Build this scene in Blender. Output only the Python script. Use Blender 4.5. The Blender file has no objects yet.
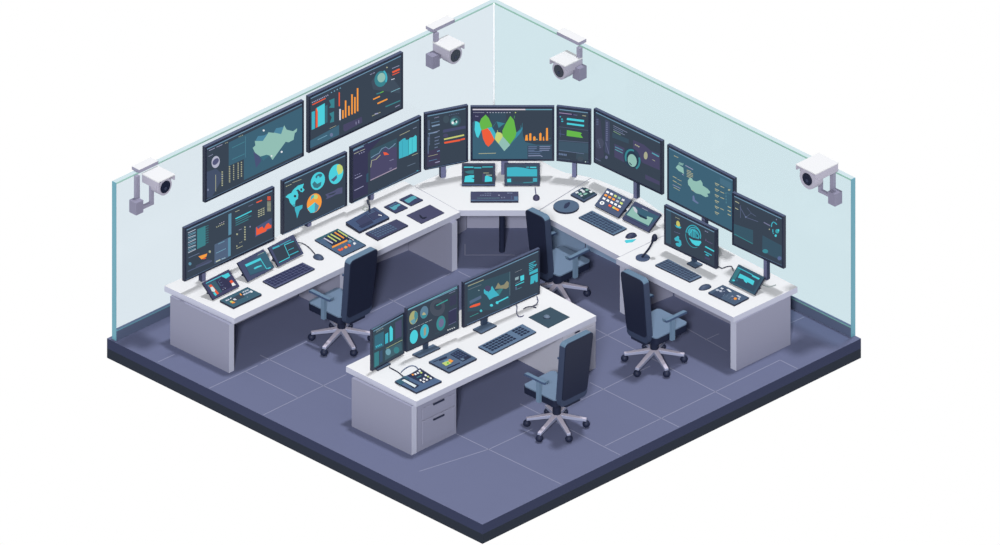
import bpy, bmesh, math
from mathutils import Vector, Matrix

# ------------------------------------------------------------------ camera, world, suns, exposure
K = 82.0                      # image pixels per metre (orthographic)
SE, CE = 0.494, 0.8695        # sine / cosine of the camera's downward tilt
TILT = math.atan2(SE, CE)
sc = bpy.context.scene
cd = bpy.data.cameras.new('camera'); cam = bpy.data.objects.new('camera', cd)
sc.collection.objects.link(cam); sc.camera = cam
cd.type = 'ORTHO'; cd.ortho_scale = 1000.0 / K; cd.clip_end = 100
aim = Vector(((500 - 484) / K, (338.4 - 272.5) / (K * SE), 0))
cam.location = aim + Vector((0, -CE, SE)) * 25
cam.rotation_euler = (math.pi / 2 - TILT, 0, 0)
sc.view_settings.view_transform = 'Standard'; sc.view_settings.look = 'None'
sc.view_settings.exposure = 0; sc.view_settings.gamma = 1; sc.view_settings.use_curve_mapping = False

w = bpy.data.worlds.new('studio'); sc.world = w; w.use_nodes = True
nt = w.node_tree; nt.nodes.clear()
tc = nt.nodes.new('ShaderNodeTexCoord'); sx = nt.nodes.new('ShaderNodeSeparateXYZ')
rp = nt.nodes.new('ShaderNodeValToRGB'); bg = nt.nodes.new('ShaderNodeBackground'); wo = nt.nodes.new('ShaderNodeOutputWorld')
rp.color_ramp.elements[0].position = 0.0; rp.color_ramp.elements[0].color = (1, 1, 1, 1)      # white sweep below the horizon
rp.color_ramp.elements[1].position = 0.12; rp.color_ramp.elements[1].color = (0.35, 0.352, 0.365, 1)
nt.links.new(tc.outputs['Generated'], sx.inputs[0]); nt.links.new(sx.outputs['Z'], rp.inputs[0])
nt.links.new(rp.outputs[0], bg.inputs[0]); nt.links.new(bg.outputs[0], wo.inputs[0]); bg.inputs[1].default_value = 1.0

def sun(name, direction, strength, angle, color=(1, 1, 1)):
    d = bpy.data.lights.new(name, 'SUN'); d.energy = strength; d.angle = math.radians(angle); d.color = color
    o = bpy.data.objects.new(name, d); sc.collection.objects.link(o)
    o.rotation_euler = Vector(direction).to_track_quat('-Z', 'Y').to_euler(); o.location = (0, 0, 8)
sun('overhead_sun', (-0.09, -0.14, -1), 2.5, 5)
sun('front_fill', (0.05, CE, -SE), 3.7, 6)  # added fill from the camera side, brightens upright faces and floor under desks

# ------------------------------------------------------------------ photo geometry -> metres
def W(px, py, z=0.0):                       # point at height z seen at this place of the photo
    return Vector(((px - 484) / K, (338.4 - py - K * CE * z) / (K * SE), z))
def proj(P):
    return (484 + K * P.x, 338.4 - K * SE * P.y - K * CE * P.z)
def VP(px, py, P, d):                       # same, on the vertical plane through P along d
    X = (px - 484) / K; t = (X - P.x) / d.x; Y = P.y + t * d.y
    return Vector((X, Y, (338.4 - py - K * SE * Y) / (K * CE)))
ZT = 0.755                                  # desk height
def D(px, py, h=0.0): return W(px, py, ZT + h)

# ------------------------------------------------------------------ materials
def lin(h):
    v = [int(h[i:i + 2], 16) / 255 for i in (0, 2, 4)]
    return [x / 12.92 if x <= 0.04045 else ((x + 0.055) / 1.055) ** 2.4 for x in v]
MC = {}
T_, V_, F_ = 1.60, 1.42, 1.70               # light on tops, on 45 degree sides, on faces to the front
def paint(h, L=T_, rough=0.6, name='paint', noise=0.0, spec=0.15):
    key = (h, L, rough, spec)
    if key in MC: return MC[key]
    m = bpy.data.materials.new('%s_%s' % (name, h)); m.use_nodes = True
    n = m.node_tree; b = n.nodes['Principled BSDF']
    c = [min(0.95, x / L) for x in lin(h)]
    b.inputs['Base Color'].default_value = (*c, 1); b.inputs['Roughness'].default_value = rough
    b.inputs['Specular IOR Level'].default_value = spec
    if noise:
        t = n.nodes.new('ShaderNodeTexNoise'); t.inputs['Scale'].default_value = 3
        mx = n.nodes.new('ShaderNodeMix'); mx.data_type = 'RGBA'
        g = n.nodes.new('ShaderNodeTexCoord'); n.links.new(g.outputs['Object'], t.inputs['Vector'])
        n.links.new(t.outputs[0], mx.inputs[0])
        mx.inputs[6].default_value = (*[x * (1 - noise) for x in c], 1); mx.inputs[7].default_value = (*[min(1, x * (1 + noise)) for x in c], 1)
        n.links.new(mx.outputs[2], b.inputs['Base Color'])
    MC[key] = m; return m
def lit(h):                                 # pixels of a switched-on display
    key = ('lit', h)
    if key in MC: return MC[key]
    m = bpy.data.materials.new('display_' + h); m.use_nodes = True
    n = m.node_tree; n.nodes.clear(); e = n.nodes.new('ShaderNodeEmission'); o = n.nodes.new('ShaderNodeOutputMaterial')
    e.inputs[0].default_value = (*lin(h), 1); e.inputs[1].default_value = 1.0
    n.links.new(e.outputs[0], o.inputs[0]); MC[key] = m; return m
def glass(name, h):
    m = bpy.data.materials.new(name); m.use_nodes = True
    n = m.node_tree; n.nodes.clear(); o = n.nodes.new('ShaderNodeOutputMaterial')
    t = n.nodes.new('ShaderNodeBsdfTransparent'); g = n.nodes.new('ShaderNodeBsdfGlossy'); mx = n.nodes.new('ShaderNodeMixShader')
    t.inputs[0].default_value = (*[math.sqrt(x) for x in lin(h)], 1); g.inputs['Roughness'].default_value = 0.0
    mx.inputs[0].default_value = 0.012
    n.links.new(t.outputs[0], mx.inputs[1]); n.links.new(g.outputs[0], mx.inputs[2]); n.links.new(mx.outputs[0], o.inputs[0])
    return m

# ------------------------------------------------------------------ object helpers
COL = sc.collection
def mesh(name, bm, mats, parent=None, smooth=False, bevel=0.0, seg=2, recalc=True):
    if recalc: bmesh.ops.recalc_face_normals(bm, faces=bm.faces)
    me = bpy.data.meshes.new(name); bm.to_mesh(me); bm.free()
    for m in (mats if isinstance(mats, (list, tuple)) else [mats]): me.materials.append(m)
    if smooth:
        for p in me.polygons: p.use_smooth = True
    o = bpy.data.objects.new(name, me); COL.objects.link(o)
    if parent:
        o.parent = parent
        base = Vector((0, 0, 0)); q = parent
        while q: base += q.location; q = q.parent
        me.transform(Matrix.Translation(-base))
    if bevel:
        md = o.modifiers.new('bevel', 'BEVEL'); md.width = bevel; md.segments = seg; md.limit_method = 'ANGLE'; md.angle_limit = math.radians(40)
    return o
GROUPS = {'monitor': 'monitors standing on the desks', 'wall_monitor': 'monitors hung on the left glass wall', 'keyboard': 'keyboards on the desks',
          'tablet': 'small tilted tablets on the desks', 'security_camera': 'security cameras on the glass walls', 'computer_mouse': 'computer mice on the desks',
          'keypad': 'keypads on the desks', 'desk': 'white control room desks', 'touch_pad': 'small square touch pads', 'mouse_mat': 'mouse mats'}
def thing(name, label, cat, loc, group=None):
    o = bpy.data.objects.new(name, None); o.empty_display_size = 0.1; COL.objects.link(o)
    o.location = loc; o['label'] = label; o['category'] = cat
    group = group or GROUPS.get(name)
    if group: o['group'] = group
    return o
def tag(o, label, cat, group=None):
    o['label'] = label; o['category'] = cat
    if group: o['group'] = group
    return o
def structure(o): o['kind'] = 'structure'; return o
def prism(bm, pts, z0, z1, mtop=0, mside=0):
    lo = [bm.verts.new((p[0], p[1], z0)) for p in pts]; hi = [bm.verts.new((p[0], p[1], z1)) for p in pts]
    f = bm.faces.new(hi); f.material_index = mtop
    f = bm.faces.new(lo[::-1]); f.material_index = mside
    for i in range(len(pts)):
        j = (i + 1) % len(pts); f = bm.faces.new((lo[i], lo[j], hi[j], hi[i])); f.material_index = mside
def slab(bm, quad, off, mi=0):              # quad of 3D points pushed by vector off
    a = [bm.verts.new(p) for p in quad]; b = [bm.verts.new(Vector(p) + off) for p in quad]
    fs = [bm.faces.new(a), bm.faces.new(b[::-1])]
    n = len(quad)
    for i in range(n): fs.append(bm.faces.new((a[i], b[i], b[(i + 1) % n], a[(i + 1) % n])))
    for f in fs: f.material_index = mi
def box(bm, c, ax, ay, az, mi=0):           # centre and three half-axis vectors
    c = Vector(c); ax = Vector(ax); ay = Vector(ay); az = Vector(az)
    slab(bm, [c - ax - ay - az, c + ax - ay - az, c + ax + ay - az, c - ax + ay - az], az * 2, mi)
def cyl(bm, a, b, r0, r1=None, n=20, mi=0):
    a = Vector(a); b = Vector(b); r1 = r0 if r1 is None else r1
    d = (b - a).normalized(); u = d.orthogonal().normalized(); v = d.cross(u)
    A = []; B = []
    for i in range(n):
        t = 2 * math.pi * i / n; e = u * math.cos(t) + v * math.sin(t)
        A.append(bm.verts.new(a + e * r0)); B.append(bm.verts.new(b + e * r1))
    fs = [bm.faces.new(A[::-1]), bm.faces.new(B)]
    for i in range(n): fs.append(bm.faces.new((A[i], A[(i + 1) % n], B[(i + 1) % n], B[i])))
    for f in fs: f.material_index = mi
def ball(bm, c, rx, ry, rz, ang=0.0, mi=0, su=20, sv=12, half=False):
    m = Matrix.Translation(Vector(c)) @ Matrix.Rotation(ang, 4, 'Z') @ Matrix.Diagonal((rx, ry, rz, 1))
    r = bmesh.ops.create_uvsphere(bm, u_segments=su, v_segments=sv, radius=1, matrix=m)
    if half:
        for v in r['verts']:
            if v.co.z < c[2]: v.co.z = c[2]
    for f in {f for v in r['verts'] for f in v.link_faces}: f.material_index = mi
def tube(bm, pts, r, n=8, mi=0):            # smooth tube through the points
    P = [Vector(p) for p in pts]; Q = []
    if len(P) > 2:
        E = [P[0]] + P + [P[-1]]
        for i in range(1, len(E) - 2):
            for s in range(6):
                t = s / 6; a, b, c, d = E[i - 1], E[i], E[i + 1], E[i + 2]
                Q.append(0.5 * ((2 * b) + (c - a) * t + (2 * a - 5 * b + 4 * c - d) * t * t + (3 * b - a - 3 * c + d) * t ** 3))
        Q.append(P[-1])
    else: Q = P
    rings = []; u = None
    for i, q in enumerate(Q):
        d = (Q[min(i + 1, len(Q) - 1)] - Q[max(i - 1, 0)]).normalized()
        u = d.orthogonal().normalized() if u is None else (u - d * u.dot(d)).normalized()
        v = d.cross(u)
        rings.append([bm.verts.new(q + (u * math.cos(2 * math.pi * k / n) + v * math.sin(2 * math.pi * k / n)) * r) for k in range(n)])
    for a, b in zip(rings, rings[1:]):
        for k in range(n): bm.faces.new((a[k], a[(k + 1) % n], b[(k + 1) % n], b[k])).material_index = mi
    bm.faces.new(rings[0][::-1]).material_index = mi; bm.faces.new(rings[-1]).material_index = mi

# flat drawing on a surface: every item is (colour, outline); outlines are in the units of a small drawing grid
def p(c, *v): return (c, [(v[i], v[i + 1]) for i in range(0, len(v), 2)])
def l(c, wd, *v):
    P = [(v[i], v[i + 1]) for i in range(0, len(v), 2)]; L = []; R = []
    for i, (x, y) in enumerate(P):
        a = P[max(i - 1, 0)]; b = P[min(i + 1, len(P) - 1)]
        dx, dy = b[0] - a[0], b[1] - a[1]; n = math.hypot(dx, dy) or 1
        L.append((x - dy / n * wd / 2, y + dx / n * wd / 2)); R.append((x + dy / n * wd / 2, y - dx / n * wd / 2))
    return (c, L + R[::-1])
def e(c, cx, cy, rx, ry, rot=0, sh=0.0):
    r = math.radians(rot); o = []
    for i in range(24):
        t = 2 * math.pi * i / 24; x = rx * math.cos(t); y = ry * math.sin(t)
        o.append((cx + x * math.cos(r) - y * math.sin(r), cy + x * math.sin(r) + y * math.cos(r) + sh * x))
    return (c, o)
def ring(c, cx, cy, rx, ry, wd, a0, a1, sh=0.0):
    o = []; q = []
    for i in range(19):
        t = math.radians(a0 + (a1 - a0) * i / 18)
        for arr, k in ((o, 0), (q, -wd)):
            x = (rx + k) * math.cos(t); arr.append((cx + x, cy + (ry + k) * math.sin(t) + sh * x))
    return (c, o + q[::-1])
def dash(c, wd, x0, y0, x1, y1, n, fill=0.6):
    out = []
    for i in range(n):
        a = i / n; b = (i + fill) / n
        out.append(l(c, wd, x0 + (x1 - x0) * a, y0 + (y1 - y0) * a, x0 + (x1 - x0) * b, y0 + (y1 - y0) * b))
    return out
def rows(c, wd, x0, y0, x1, y1, dx, dy, n, lens=(1, .8, .95, .6, .9)):
    out = []
    for i in range(n):
        k = lens[i % len(lens)]; a, b = x0 + dx * i, y0 + dy * i
        out.append(l(c, wd, a, b, a + (x1 - x0) * k, b + (y1 - y0) * k))
    return out
def flatten(S):
    out = []
    for s in S:
        if isinstance(s, list): out += flatten(s)
        else: out.append(s)
    return out
def draw(bm, mats, S, crop, to3, nrm, matf, step=0.0004, base=0.0006, raise_=0.0):
    ox, oy, sc_ = crop
    for i, (c, pts) in enumerate(flatten(S)):
        m = matf(c)
        if m not in mats: mats.append(m)
        mi = mats.index(m)
        P = [to3(ox + x / sc_, oy + y / sc_) + nrm * (base + step * i) for x, y in pts]
        cen = sum(P, Vector()) / len(P); nn = Vector()
        for a in range(len(P)): nn += (P[a] - cen).cross(P[(a + 1) % len(P)] - cen)
        if nn.dot(nrm) < 0: P = P[::-1]
        if raise_:
            lo = [bm.verts.new(q) for q in P]; hi = [bm.verts.new(q + nrm * raise_) for q in P]
            bm.faces.new(hi).material_index = mi
            for a in range(len(P)):
                b = (a + 1) % len(P); bm.faces.new((lo[a], lo[b], hi[b], hi[a])).material_index = mi
        else:
            try: bm.faces.new([bm.verts.new(q) for q in P]).material_index = mi
            except ValueError: pass
# display colours
BASE = '3b4654'; TEAL = '3f6377'; CY = '4fd0dd'; CY2 = '45b3c6'; OR = 'f79f45'; RED = 'ee6040'; GR = '68b64e'; LIME = 'c5d47c'
MINT = '93bfb5'; PUR = '4b4a68'; LIL = '9a9cbb'; BG = '566a85'; LB = '78a5bd'; WH = 'e8ecf0'; SAND = 'a9ac90'; DT = '41818a'; DP = '3a3b57'

# ------------------------------------------------------------------ floor platform
TOP = '6b7191'
Lf, Ff, Rf, Bf = W(107, 338.4), W(482.5, 524.6), W(861, 338.5), W(485.5, 152)
bm = bmesh.new(); prism(bm, [q for q in (Lf, Ff, Rf, Bf)], -0.137, 0.0, 0, 1)
def strip(bm, a, b, wd, z0, z1, mi):
    a = Vector(a); b = Vector(b); d = (b - a).normalized(); n = Vector((-d.y, d.x, 0)) * wd / 2
    prism(bm, [a + n, b + n, b - n, a - n], z0, z1, mi, mi)
grout = [(158, 362, 174.3, 354.5), (209.3, 388.3, 257.5, 365.5), (261, 363.8, 307, 341.3), (260, 355, 351, 399), (245, 371.3, 297.5, 397.5),
 (263.3, 415, 346.3, 374.5), (456.3, 433.8, 561.3, 484.3), (419.5, 471.3, 490, 448.8), (490, 448.8, 532.5, 428.8), (520, 403.8, 620, 455),
 (605, 446, 727, 386), (563.8, 408.8, 650, 366), (595, 341, 626, 326), (595, 328.8, 731, 400), (590, 382.5, 678.8, 427), (727, 386, 780, 360),
 (780, 360, 797.5, 368.8), (790.5, 323, 804, 317), (705, 340, 718.8, 333.8), (677, 323, 727, 351), (370.6, 312.7, 450.3, 273.4), (388.8, 298.6, 406, 307.7),
 (458.4, 271.4, 470.5, 277.4), (465, 255, 515, 255), (465, 244, 465, 255)]
for g in grout: strip(bm, W(g[0], g[1]), W(g[2], g[3]), 0.013, 0.0, 0.0012, 2)
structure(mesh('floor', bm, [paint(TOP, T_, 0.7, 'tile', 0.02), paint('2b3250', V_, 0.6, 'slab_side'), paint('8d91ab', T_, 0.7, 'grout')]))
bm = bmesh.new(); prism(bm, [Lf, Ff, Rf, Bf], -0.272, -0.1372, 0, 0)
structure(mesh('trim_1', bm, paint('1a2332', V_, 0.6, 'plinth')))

# ------------------------------------------------------------------ glass walls
H = 2.2
A_, C_, B_ = W(116.2, 340.5), W(494, 159.8), W(851.1, 337.0)
dL = (C_ - A_).normalized(); nL = Vector((dL.y, -dL.x, 0))          # inward normal of the left wall
dR = (B_ - C_).normalized(); nR = Vector((dR.y, -dR.x, 0))
if nL.y > 0: nL = -nL
if nR.y > 0: nR = -nR
WT = 0.066
Co = C_ + Vector((0, WT * 1.41, 0))
def wall(side, a, b, ao, bo, d, n, tint, end, sgn):
    bm = bmesh.new(); prism(bm, [a, b, bo, ao], 0.0, H)
    root = structure(mesh('wall_' + side, bm, glass('tinted_glass_' + side, tint)))
    bm = bmesh.new(); prism(bm, [a, b, bo, ao], H + 0.0005, H + 0.012)
    mesh('top_edge', bm, paint('cfe2e8', T_, 0.4, 'polished_glass'), root)
    bm = bmesh.new(); slab(bm, [a + Vector((0, 0, H - 0.006)), b + Vector((0, 0, H - 0.006)), b + Vector((0, 0, H + 0.014)), a + Vector((0, 0, H + 0.014))], n * 0.006)
    mesh('edge_line', bm, paint('9ac8b8' if side == 'right' else 'a6cfc4', V_, 0.4, 'glass_edge'), root)
    e0, e1 = (a, ao) if end == 'a' else (b, bo)
    dd = -d if end == 'a' else d
    bm = bmesh.new(); slab(bm, [e0 + n * 0.004, e1, e1 + Vector((0, 0, H + 0.01)), e0 + n * 0.004 + Vector((0, 0, H + 0.01))], dd * 0.008)
    mesh('end_edge', bm, paint('6ea5b6', V_, 0.4, 'glass_end'), root)
    return root
wall('left', A_, C_, A_ - nL * WT, Co, dL, nL, 'dee9f0', 'a', 1)
wall('right', C_, B_, Co, B_ - nR * WT, dR, nR, 'd2e6ec', 'b', 1)
bm = bmesh.new(); cyl(bm, C_ + Vector((0, -0.012, 0.17)), C_ + Vector((0, -0.012, H + 0.01)), 0.012, n=10)
structure(mesh('trim_2', bm, paint('fbfdff', 1.25, 0.4, 'corner_seal')))
for side, a, b, n, rail in (('left', A_, C_, nL, '6fa5b5'), ('right', C_, B_, nR, '7cb5ad')):
    bm = bmesh.new(); u = Vector((0, 0, 1))
    slab(bm, [a, b, b + u * 0.135, a + u * 0.135], n * 0.012, 0)
    slab(bm, [a + u * 0.1352, b + u * 0.1352, b + u * 0.15, a + u * 0.15], n * 0.014, 1)
    slab(bm, [a + u * 0.1502, b + u * 0.1502, b + u * 0.17, a + u * 0.17], n * 0.012, 2)
    structure(mesh('baseboard_' + side, bm, [paint('5a6580', V_, 0.5, 'base_panel'), paint(rail, V_, 0.5, 'base_line'), paint('7083a3', V_, 0.5, 'base_rail')]))

# ------------------------------------------------------------------ desks
M_TOP = paint('f0f1f4', T_, 0.45, 'white_laminate', 0.0, 0.2); M_EDGE = paint('b0b3c5', 1.2, 0.5, 'edge_shaded'); M_PAN = paint('9193a9', V_, 0.6, 'grey_panel')  # M_EDGE: shade on the white laminate's upright edges put into its colour
M_BLUE = paint('7286a0', 0.95, 0.6, 'blue_panel'); M_NAVY = paint('20263c', V_, 0.5, 'navy')
TH = 0.078
def tabletop(pts, parent):
    bm = bmesh.new(); P = [D(*q) for q in pts]
    prism(bm, P, ZT - TH, ZT, 0, 1)
    mesh('tabletop', bm, [M_TOP, M_EDGE], parent)
def panel(name, g0, g1, th, parent, mats, side=1, z1=None, z0=0.0):
    a, b = W(*g0), W(*g1); d = (b - a).normalized(); n = Vector((-d.y, d.x, 0)) * side
    z1 = ZT - TH if z1 is None else z1
    bm = bmesh.new(); P = [a, b, b + n * th, a + n * th]
    lo = [bm.verts.new((q.x, q.y, z0)) for q in P]; hi = [bm.verts.new((q.x, q.y, z1)) for q in P]
    bm.faces.new(hi); bm.faces.new(lo[::-1])
    for i in range(4):
        j = (i + 1) % 4; f = bm.faces.new((lo[i], lo[j], hi[j], hi[i]))
        f.material_index = 1 if i in (1, 3) else 0
    return mesh(name, bm, mats, parent)
PM = [M_PAN, M_EDGE]

dl = thing('desk', 'long white desk with grey end panels beside the left glass wall', 'desk', W(234, 373))
tabletop([(164.4, 285.8), (234.3, 318.6), (460.1, 212.0), (413, 185.6), (404, 181)], dl)
panel('end_panel', (170.2, 344.3), (229, 373.0), 0.088, dl, PM, 1)
panel('end_panel', (408.4, 250), (452, 271.8), 0.09, dl, PM, 1)
panel('middle_panel', (299, 296), (340, 316), 0.07, dl, PM, 1)
panel('back_panel', (192, 345.5), (298, 295.4), 0.03, dl, PM, 1)
panel('back_panel', (302, 294.2), (408.2, 250.2), 0.03, dl, PM, 1)

dc = thing('desk', 'white corner desk linking the two long desks under the large chart monitor', 'desk', W(502, 253))
tabletop([(457.8, 210.4), (533.0, 210.4), (536.5, 211.8), (591, 177.6), (577, 174.5), (566, 173), (555, 168.5), (541, 160.5), (520, 157), (500, 157.5),
          (480, 156), (461, 161.5), (451, 167), (437, 175.2), (425, 180.5), (413.8, 185.6)], dc)
panel('back_panel', (467, 228), (541, 228), 0.03, dc, [M_PAN, M_PAN], 1)
panel('side_panel', (458.6, 234), (466.6, 229.2), 0.03, dc, [M_PAN, M_PAN], 1)
bm = bmesh.new(); g = W(502, 251.5); cyl(bm, g, g + Vector((0, 0, ZT - TH)), 0.036, n=24)
mesh('leg', bm, M_NAVY, dc, smooth=False)

dr = thing('desk', 'white desk with blue-grey inner panels behind the chair right of the corner', 'desk', W(541, 270))
tabletop([(537, 212.2), (591.4, 178), (600, 180.5), (640, 197), (662, 212.8), (683, 226.0), (620, 256.4)], dr)
panel('end_panel', (541, 270.5), (585, 248.5), 0.05, dr, [M_BLUE, M_EDGE], 1)
panel('back_panel', (586, 249), (641, 276), 0.03, dr, [M_BLUE, M_BLUE], 1)

d2 = thing('desk', 'white desk with grey end panels nearest the right end of the glass wall', 'desk', W(734, 371))
tabletop([(616.3, 258.5), (683.5, 226.4), (721, 247), (797.5, 287.0), (733.4, 317.4)], d2)
panel('end_panel', (624.5, 314.8), (673, 295.8), 0.09, d2, PM, 1)
panel('end_panel', (736.3, 371.0), (790.5, 344.5), 0.1, d2, PM, 1)
panel('back_panel', (674.5, 296.2), (766, 342), 0.03, d2, PM, 1)

df = thing('desk', 'white pedestal desk with two grey drawers standing alone in the front', 'desk', W(414, 455))
tabletop([(346, 366.3), (416.3, 401.6), (596.2, 315.8), (526, 278)], df)
panel('end_panel', (351.7, 426.3), (411.6, 455.3), 0.088, df, PM, 1)
def pedestal(x0, x1, gy, depth, mat, parent, back=(-1, -0.494)):
    a = W(x0, gy[0]); b = W(x1, gy[1]); d = (b - a).normalized(); n = Vector((-d.y, d.x, 0))
    if n.y < 0: n = -n
    bm = bmesh.new(); prism(bm, [a, b, b + n * depth, a + n * depth], 0.0, ZT - TH, 0, 0)
    mesh('pedestal', bm, mat, parent); return a, d, -n
pa, pd, pn = pedestal(417.3, 456.2, (452.3, 433.2), 0.9, M_PAN, df)
M_HAND = paint('2b3148', V_, 0.5, 'handle')
def drawer(c0, c1, c2, c3, handle, parent):
    bm = bmesh.new(); slab(bm, [VP(x, y, pa, pd) + pn * 0.001 for x, y in (c0, c1, c2, c3)], pn * 0.014)
    dr_ = mesh('drawer', bm, M_PAN, parent, bevel=0.004, seg=1)
    bm = bmesh.new(); h0, h1 = VP(*handle[0], pa, pd) + pn * 0.02, VP(*handle[1], pa, pd) + pn * 0.02
    box(bm, (h0 + h1) / 2, (h1 - h0) / 2, pn * 0.006, Vector((0, 0, 0.011)))
    mesh('handle', bm, M_HAND, dr_)
drawer((421.4, 408.6), (454.2, 393.2), (454.2, 404.5), (421.4, 420.0), ((432.2, 404.0), (443, 398.8)), df)
drawer((421.4, 421.4), (454.2, 405.9), (454.2, 429.2), (421.4, 444.9), ((432.2, 419.3), (443, 414.2)), df)
_, _, _ = pa, pd, pn
qa, qd, qn = pedestal(563, 595.6, (383.2, 368.0), 0.95, [paint('b9bac9', V_, 0.6, 'light_panel')], df)
bm = bmesh.new(); slab(bm, [VP(x, y, qa, qd) + qn * 0.001 for x, y in ((567, 337.5), (593.5, 325), (593.5, 345), (567, 357.5))], qn * 0.012)
q_ = mesh('drawer', bm, paint('b9bac9', V_, 0.6, 'light_panel'), df, bevel=0.004, seg=1)
bm = bmesh.new(); h0, h1 = VP(574, 332.6, qa, qd) + qn * 0.017, VP(579, 330.2, qa, qd) + qn * 0.017
box(bm, (h0 + h1) / 2, (h1 - h0) / 2, qn * 0.005, Vector((0, 0, 0.006))); mesh('handle', bm, M_HAND, q_)

# ------------------------------------------------------------------ monitors
M_BEZ = paint('262c42', V_, 0.45, 'bezel', 0.0, 0.3); M_BTOP = paint('4d5876', T_, 0.45, 'bezel_top_lit', 0.0, 0.3)  # M_BTOP: top faces painted lighter, overhead light put into the colour
M_POST = paint('6f7396', V_, 0.5, 'post'); M_POSTD = paint('2c3350', V_, 0.5, 'post_shaded')  # M_POSTD: darker copy for the side faces, shade put into the colour
def monitor(label, outer, base, S, crop, t=0.045, post=None, plate=None, wallmount=None, name='monitor', bez=0.028, back='3b4654', neck=None, group=None):
    (xl, ytl), (xr, ytr), (_, ybr), (_, ybl) = outer
    m1 = (ytr - ytl) / (xr - xl); m2 = (ybr - ybl) / (xr - xl); m = (m1 + m2) / 2
    d = Vector((1 / K, -m / (K * SE), 0)).normalized(); n = Vector((d.y, -d.x, 0))       # n points towards the viewer
    P = Vector(base); P.z = 0
    s = t * K * abs(n.x); up = t * K * SE * abs(n.y)
    facing_right = n.x > 0
    fl = (xl + s, ytl + up) if facing_right else (xl, ytl + up + abs(m) * 0)
    X0, X1 = (xl + s, xr) if facing_right else (xl, xr - s)
    if abs(m) < 0.03: X0, X1 = xl, xr
    ztl = VP(X0, ytl + (up if facing_right or abs(m) < 0.03 else 0), P, d).z
    ztr = VP(X1, ytr + (0 if facing_right and abs(m) >= 0.03 else up), P, d).z
    zb = (VP(X0, ybl, P, d).z + VP(X1, ybr, P, d).z) / 2
    zt = (ztl + ztr) / 2
    a = VP(X0, 0, P, d); b = VP(X1, 0, P, d)
    a.z = b.z = 0; up3 = Vector((0, 0, 1))
    root = thing(name, label, 'monitor', Vector((((a + b) / 2).x, ((a + b) / 2).y, zb if wallmount else ZT)) - n * t * 0.5, group)
    # casing with a raised bezel rim
    bm = bmesh.new()
    q = [a + up3 * zb, b + up3 * zb, b + up3 * zt, a + up3 * zt]
    slab(bm, [x - n * 0.004 for x in q], -n * (t - 0.004))
    L_ = (b - a).length; ux = (b - a).normalized()
    def rim(u0, u1, v0, v1):
        slab(bm, [a + ux * u0 + up3 * (zb + v0), a + ux * u1 + up3 * (zb + v0), a + ux * u1 + up3 * (zb + v1), a + ux * u0 + up3 * (zb + v1)], -n * 0.0045)
    hh = zt - zb
    rim(0, L_, 0, bez); rim(0, L_, hh - bez, hh); rim(0, bez, bez, hh - bez); rim(L_ - bez, L_, bez, hh - bez)
    for f in bm.faces: pass
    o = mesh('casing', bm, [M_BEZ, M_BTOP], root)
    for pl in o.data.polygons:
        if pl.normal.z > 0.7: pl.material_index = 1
    # screen: base plus drawing
    bm = bmesh.new(); mats = [lit(back)]
    i = bez * 0.9
    f = bm.faces.new([bm.verts.new(x - n * 0.0035) for x in (a + ux * i + up3 * (zb + i), b - ux * i + up3 * (zb + i), b - ux * i + up3 * (zt - i), a + ux * i + up3 * (zt - i))])
    if f.calc_area() and True:
        f.normal_update()
        if f.normal.dot(n) < 0: f.normal_flip()
    # thin highlight line painted along the top of the picture
    mats.append(lit('6f94ae'))
    v0 = hh - i - 0.022
    g_ = bm.faces.new([bm.verts.new(x - n * 0.0030) for x in (a + ux * (i + .01) + up3 * (zb + v0), b - ux * (i + .01) + up3 * (zb + v0), b - ux * (i + .01) + up3 * (zb + v0 + .013), a + ux * (i + .01) + up3 * (zb + v0 + .013))])
    g_.material_index = 1; g_.normal_update()
    if g_.normal.dot(n) < 0: g_.normal_flip()
    P2 = P.copy()
    draw(bm, mats, S, crop, lambda x, y: VP(x, y, P2, d) - n * 0.0032, n, lit, step=0.00012, base=0.0004)
    mesh('screen', bm, mats, root, recalc=False)
    if post:                                    # square post from the desk to behind the panel
        x0, x1 = post; c = VP((x0 + x1) / 2 + K * n.x * (t + 0.045), 0, P, d); c.z = 0; c = c - n * (t + 0.045)
        hw = (x1 - x0) / K / (abs(n.x) + abs(n.y)) / 2
        bm = bmesh.new(); zt2 = zb + hh * 0.45
        P4 = [c - ux * hw - n * hw, c + ux * hw - n * hw, c + ux * hw + n * hw, c - ux * hw + n * hw]
        lo = [bm.verts.new((v.x, v.y, ZT)) for v in P4]; hi = [bm.verts.new((v.x, v.y, zt2)) for v in P4]
        bm.faces.new(hi); bm.faces.new(lo[::-1])
        for k_ in range(4):
            j = (k_ + 1) % 4; f = bm.faces.new((lo[k_], lo[j], hi[j], hi[k_])); f.material_index = 1 if k_ in (1, 3) else 0
        mesh('post', bm, [M_POST, M_POSTD], root)
        bm = bmesh.new(); box(bm, c + n * 0.03 + up3 * (zb + hh * .4), ux * 0.07, n * (0.045 - 0.0305 + .0), up3 * 0.07)
        mesh('mount_plate', bm, M_BEZ, root)
    if plate:
        bm = bmesh.new(); Q = [D(x, y, 0.012) for x, y in plate]
        prism(bm, Q, ZT, ZT + 0.022, 0, 1); mesh('base_plate', bm, [paint('5a6e88', T_, 0.5, 'stand'), M_BEZ], root, bevel=0.004)
        cc = sum(Q, Vector()) / 4
        x0, x1 = neck; hw = (x1 - x0) / K / 1.4 / 2
        c = VP((x0 + x1) / 2 + K * n.x * (t + 0.02), 0, P, d); c.z = 0; c = c - n * (t + 0.02)
        bm = bmesh.new(); box(bm, c + up3 * ((ZT + 0.022 + zb + 0.15) / 2), ux * hw, n * 0.019, up3 * ((zb + 0.15 - ZT - 0.022) / 2)); mesh('neck', bm, paint('37465e', V_, 0.5, 'neck'), root)
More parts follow.
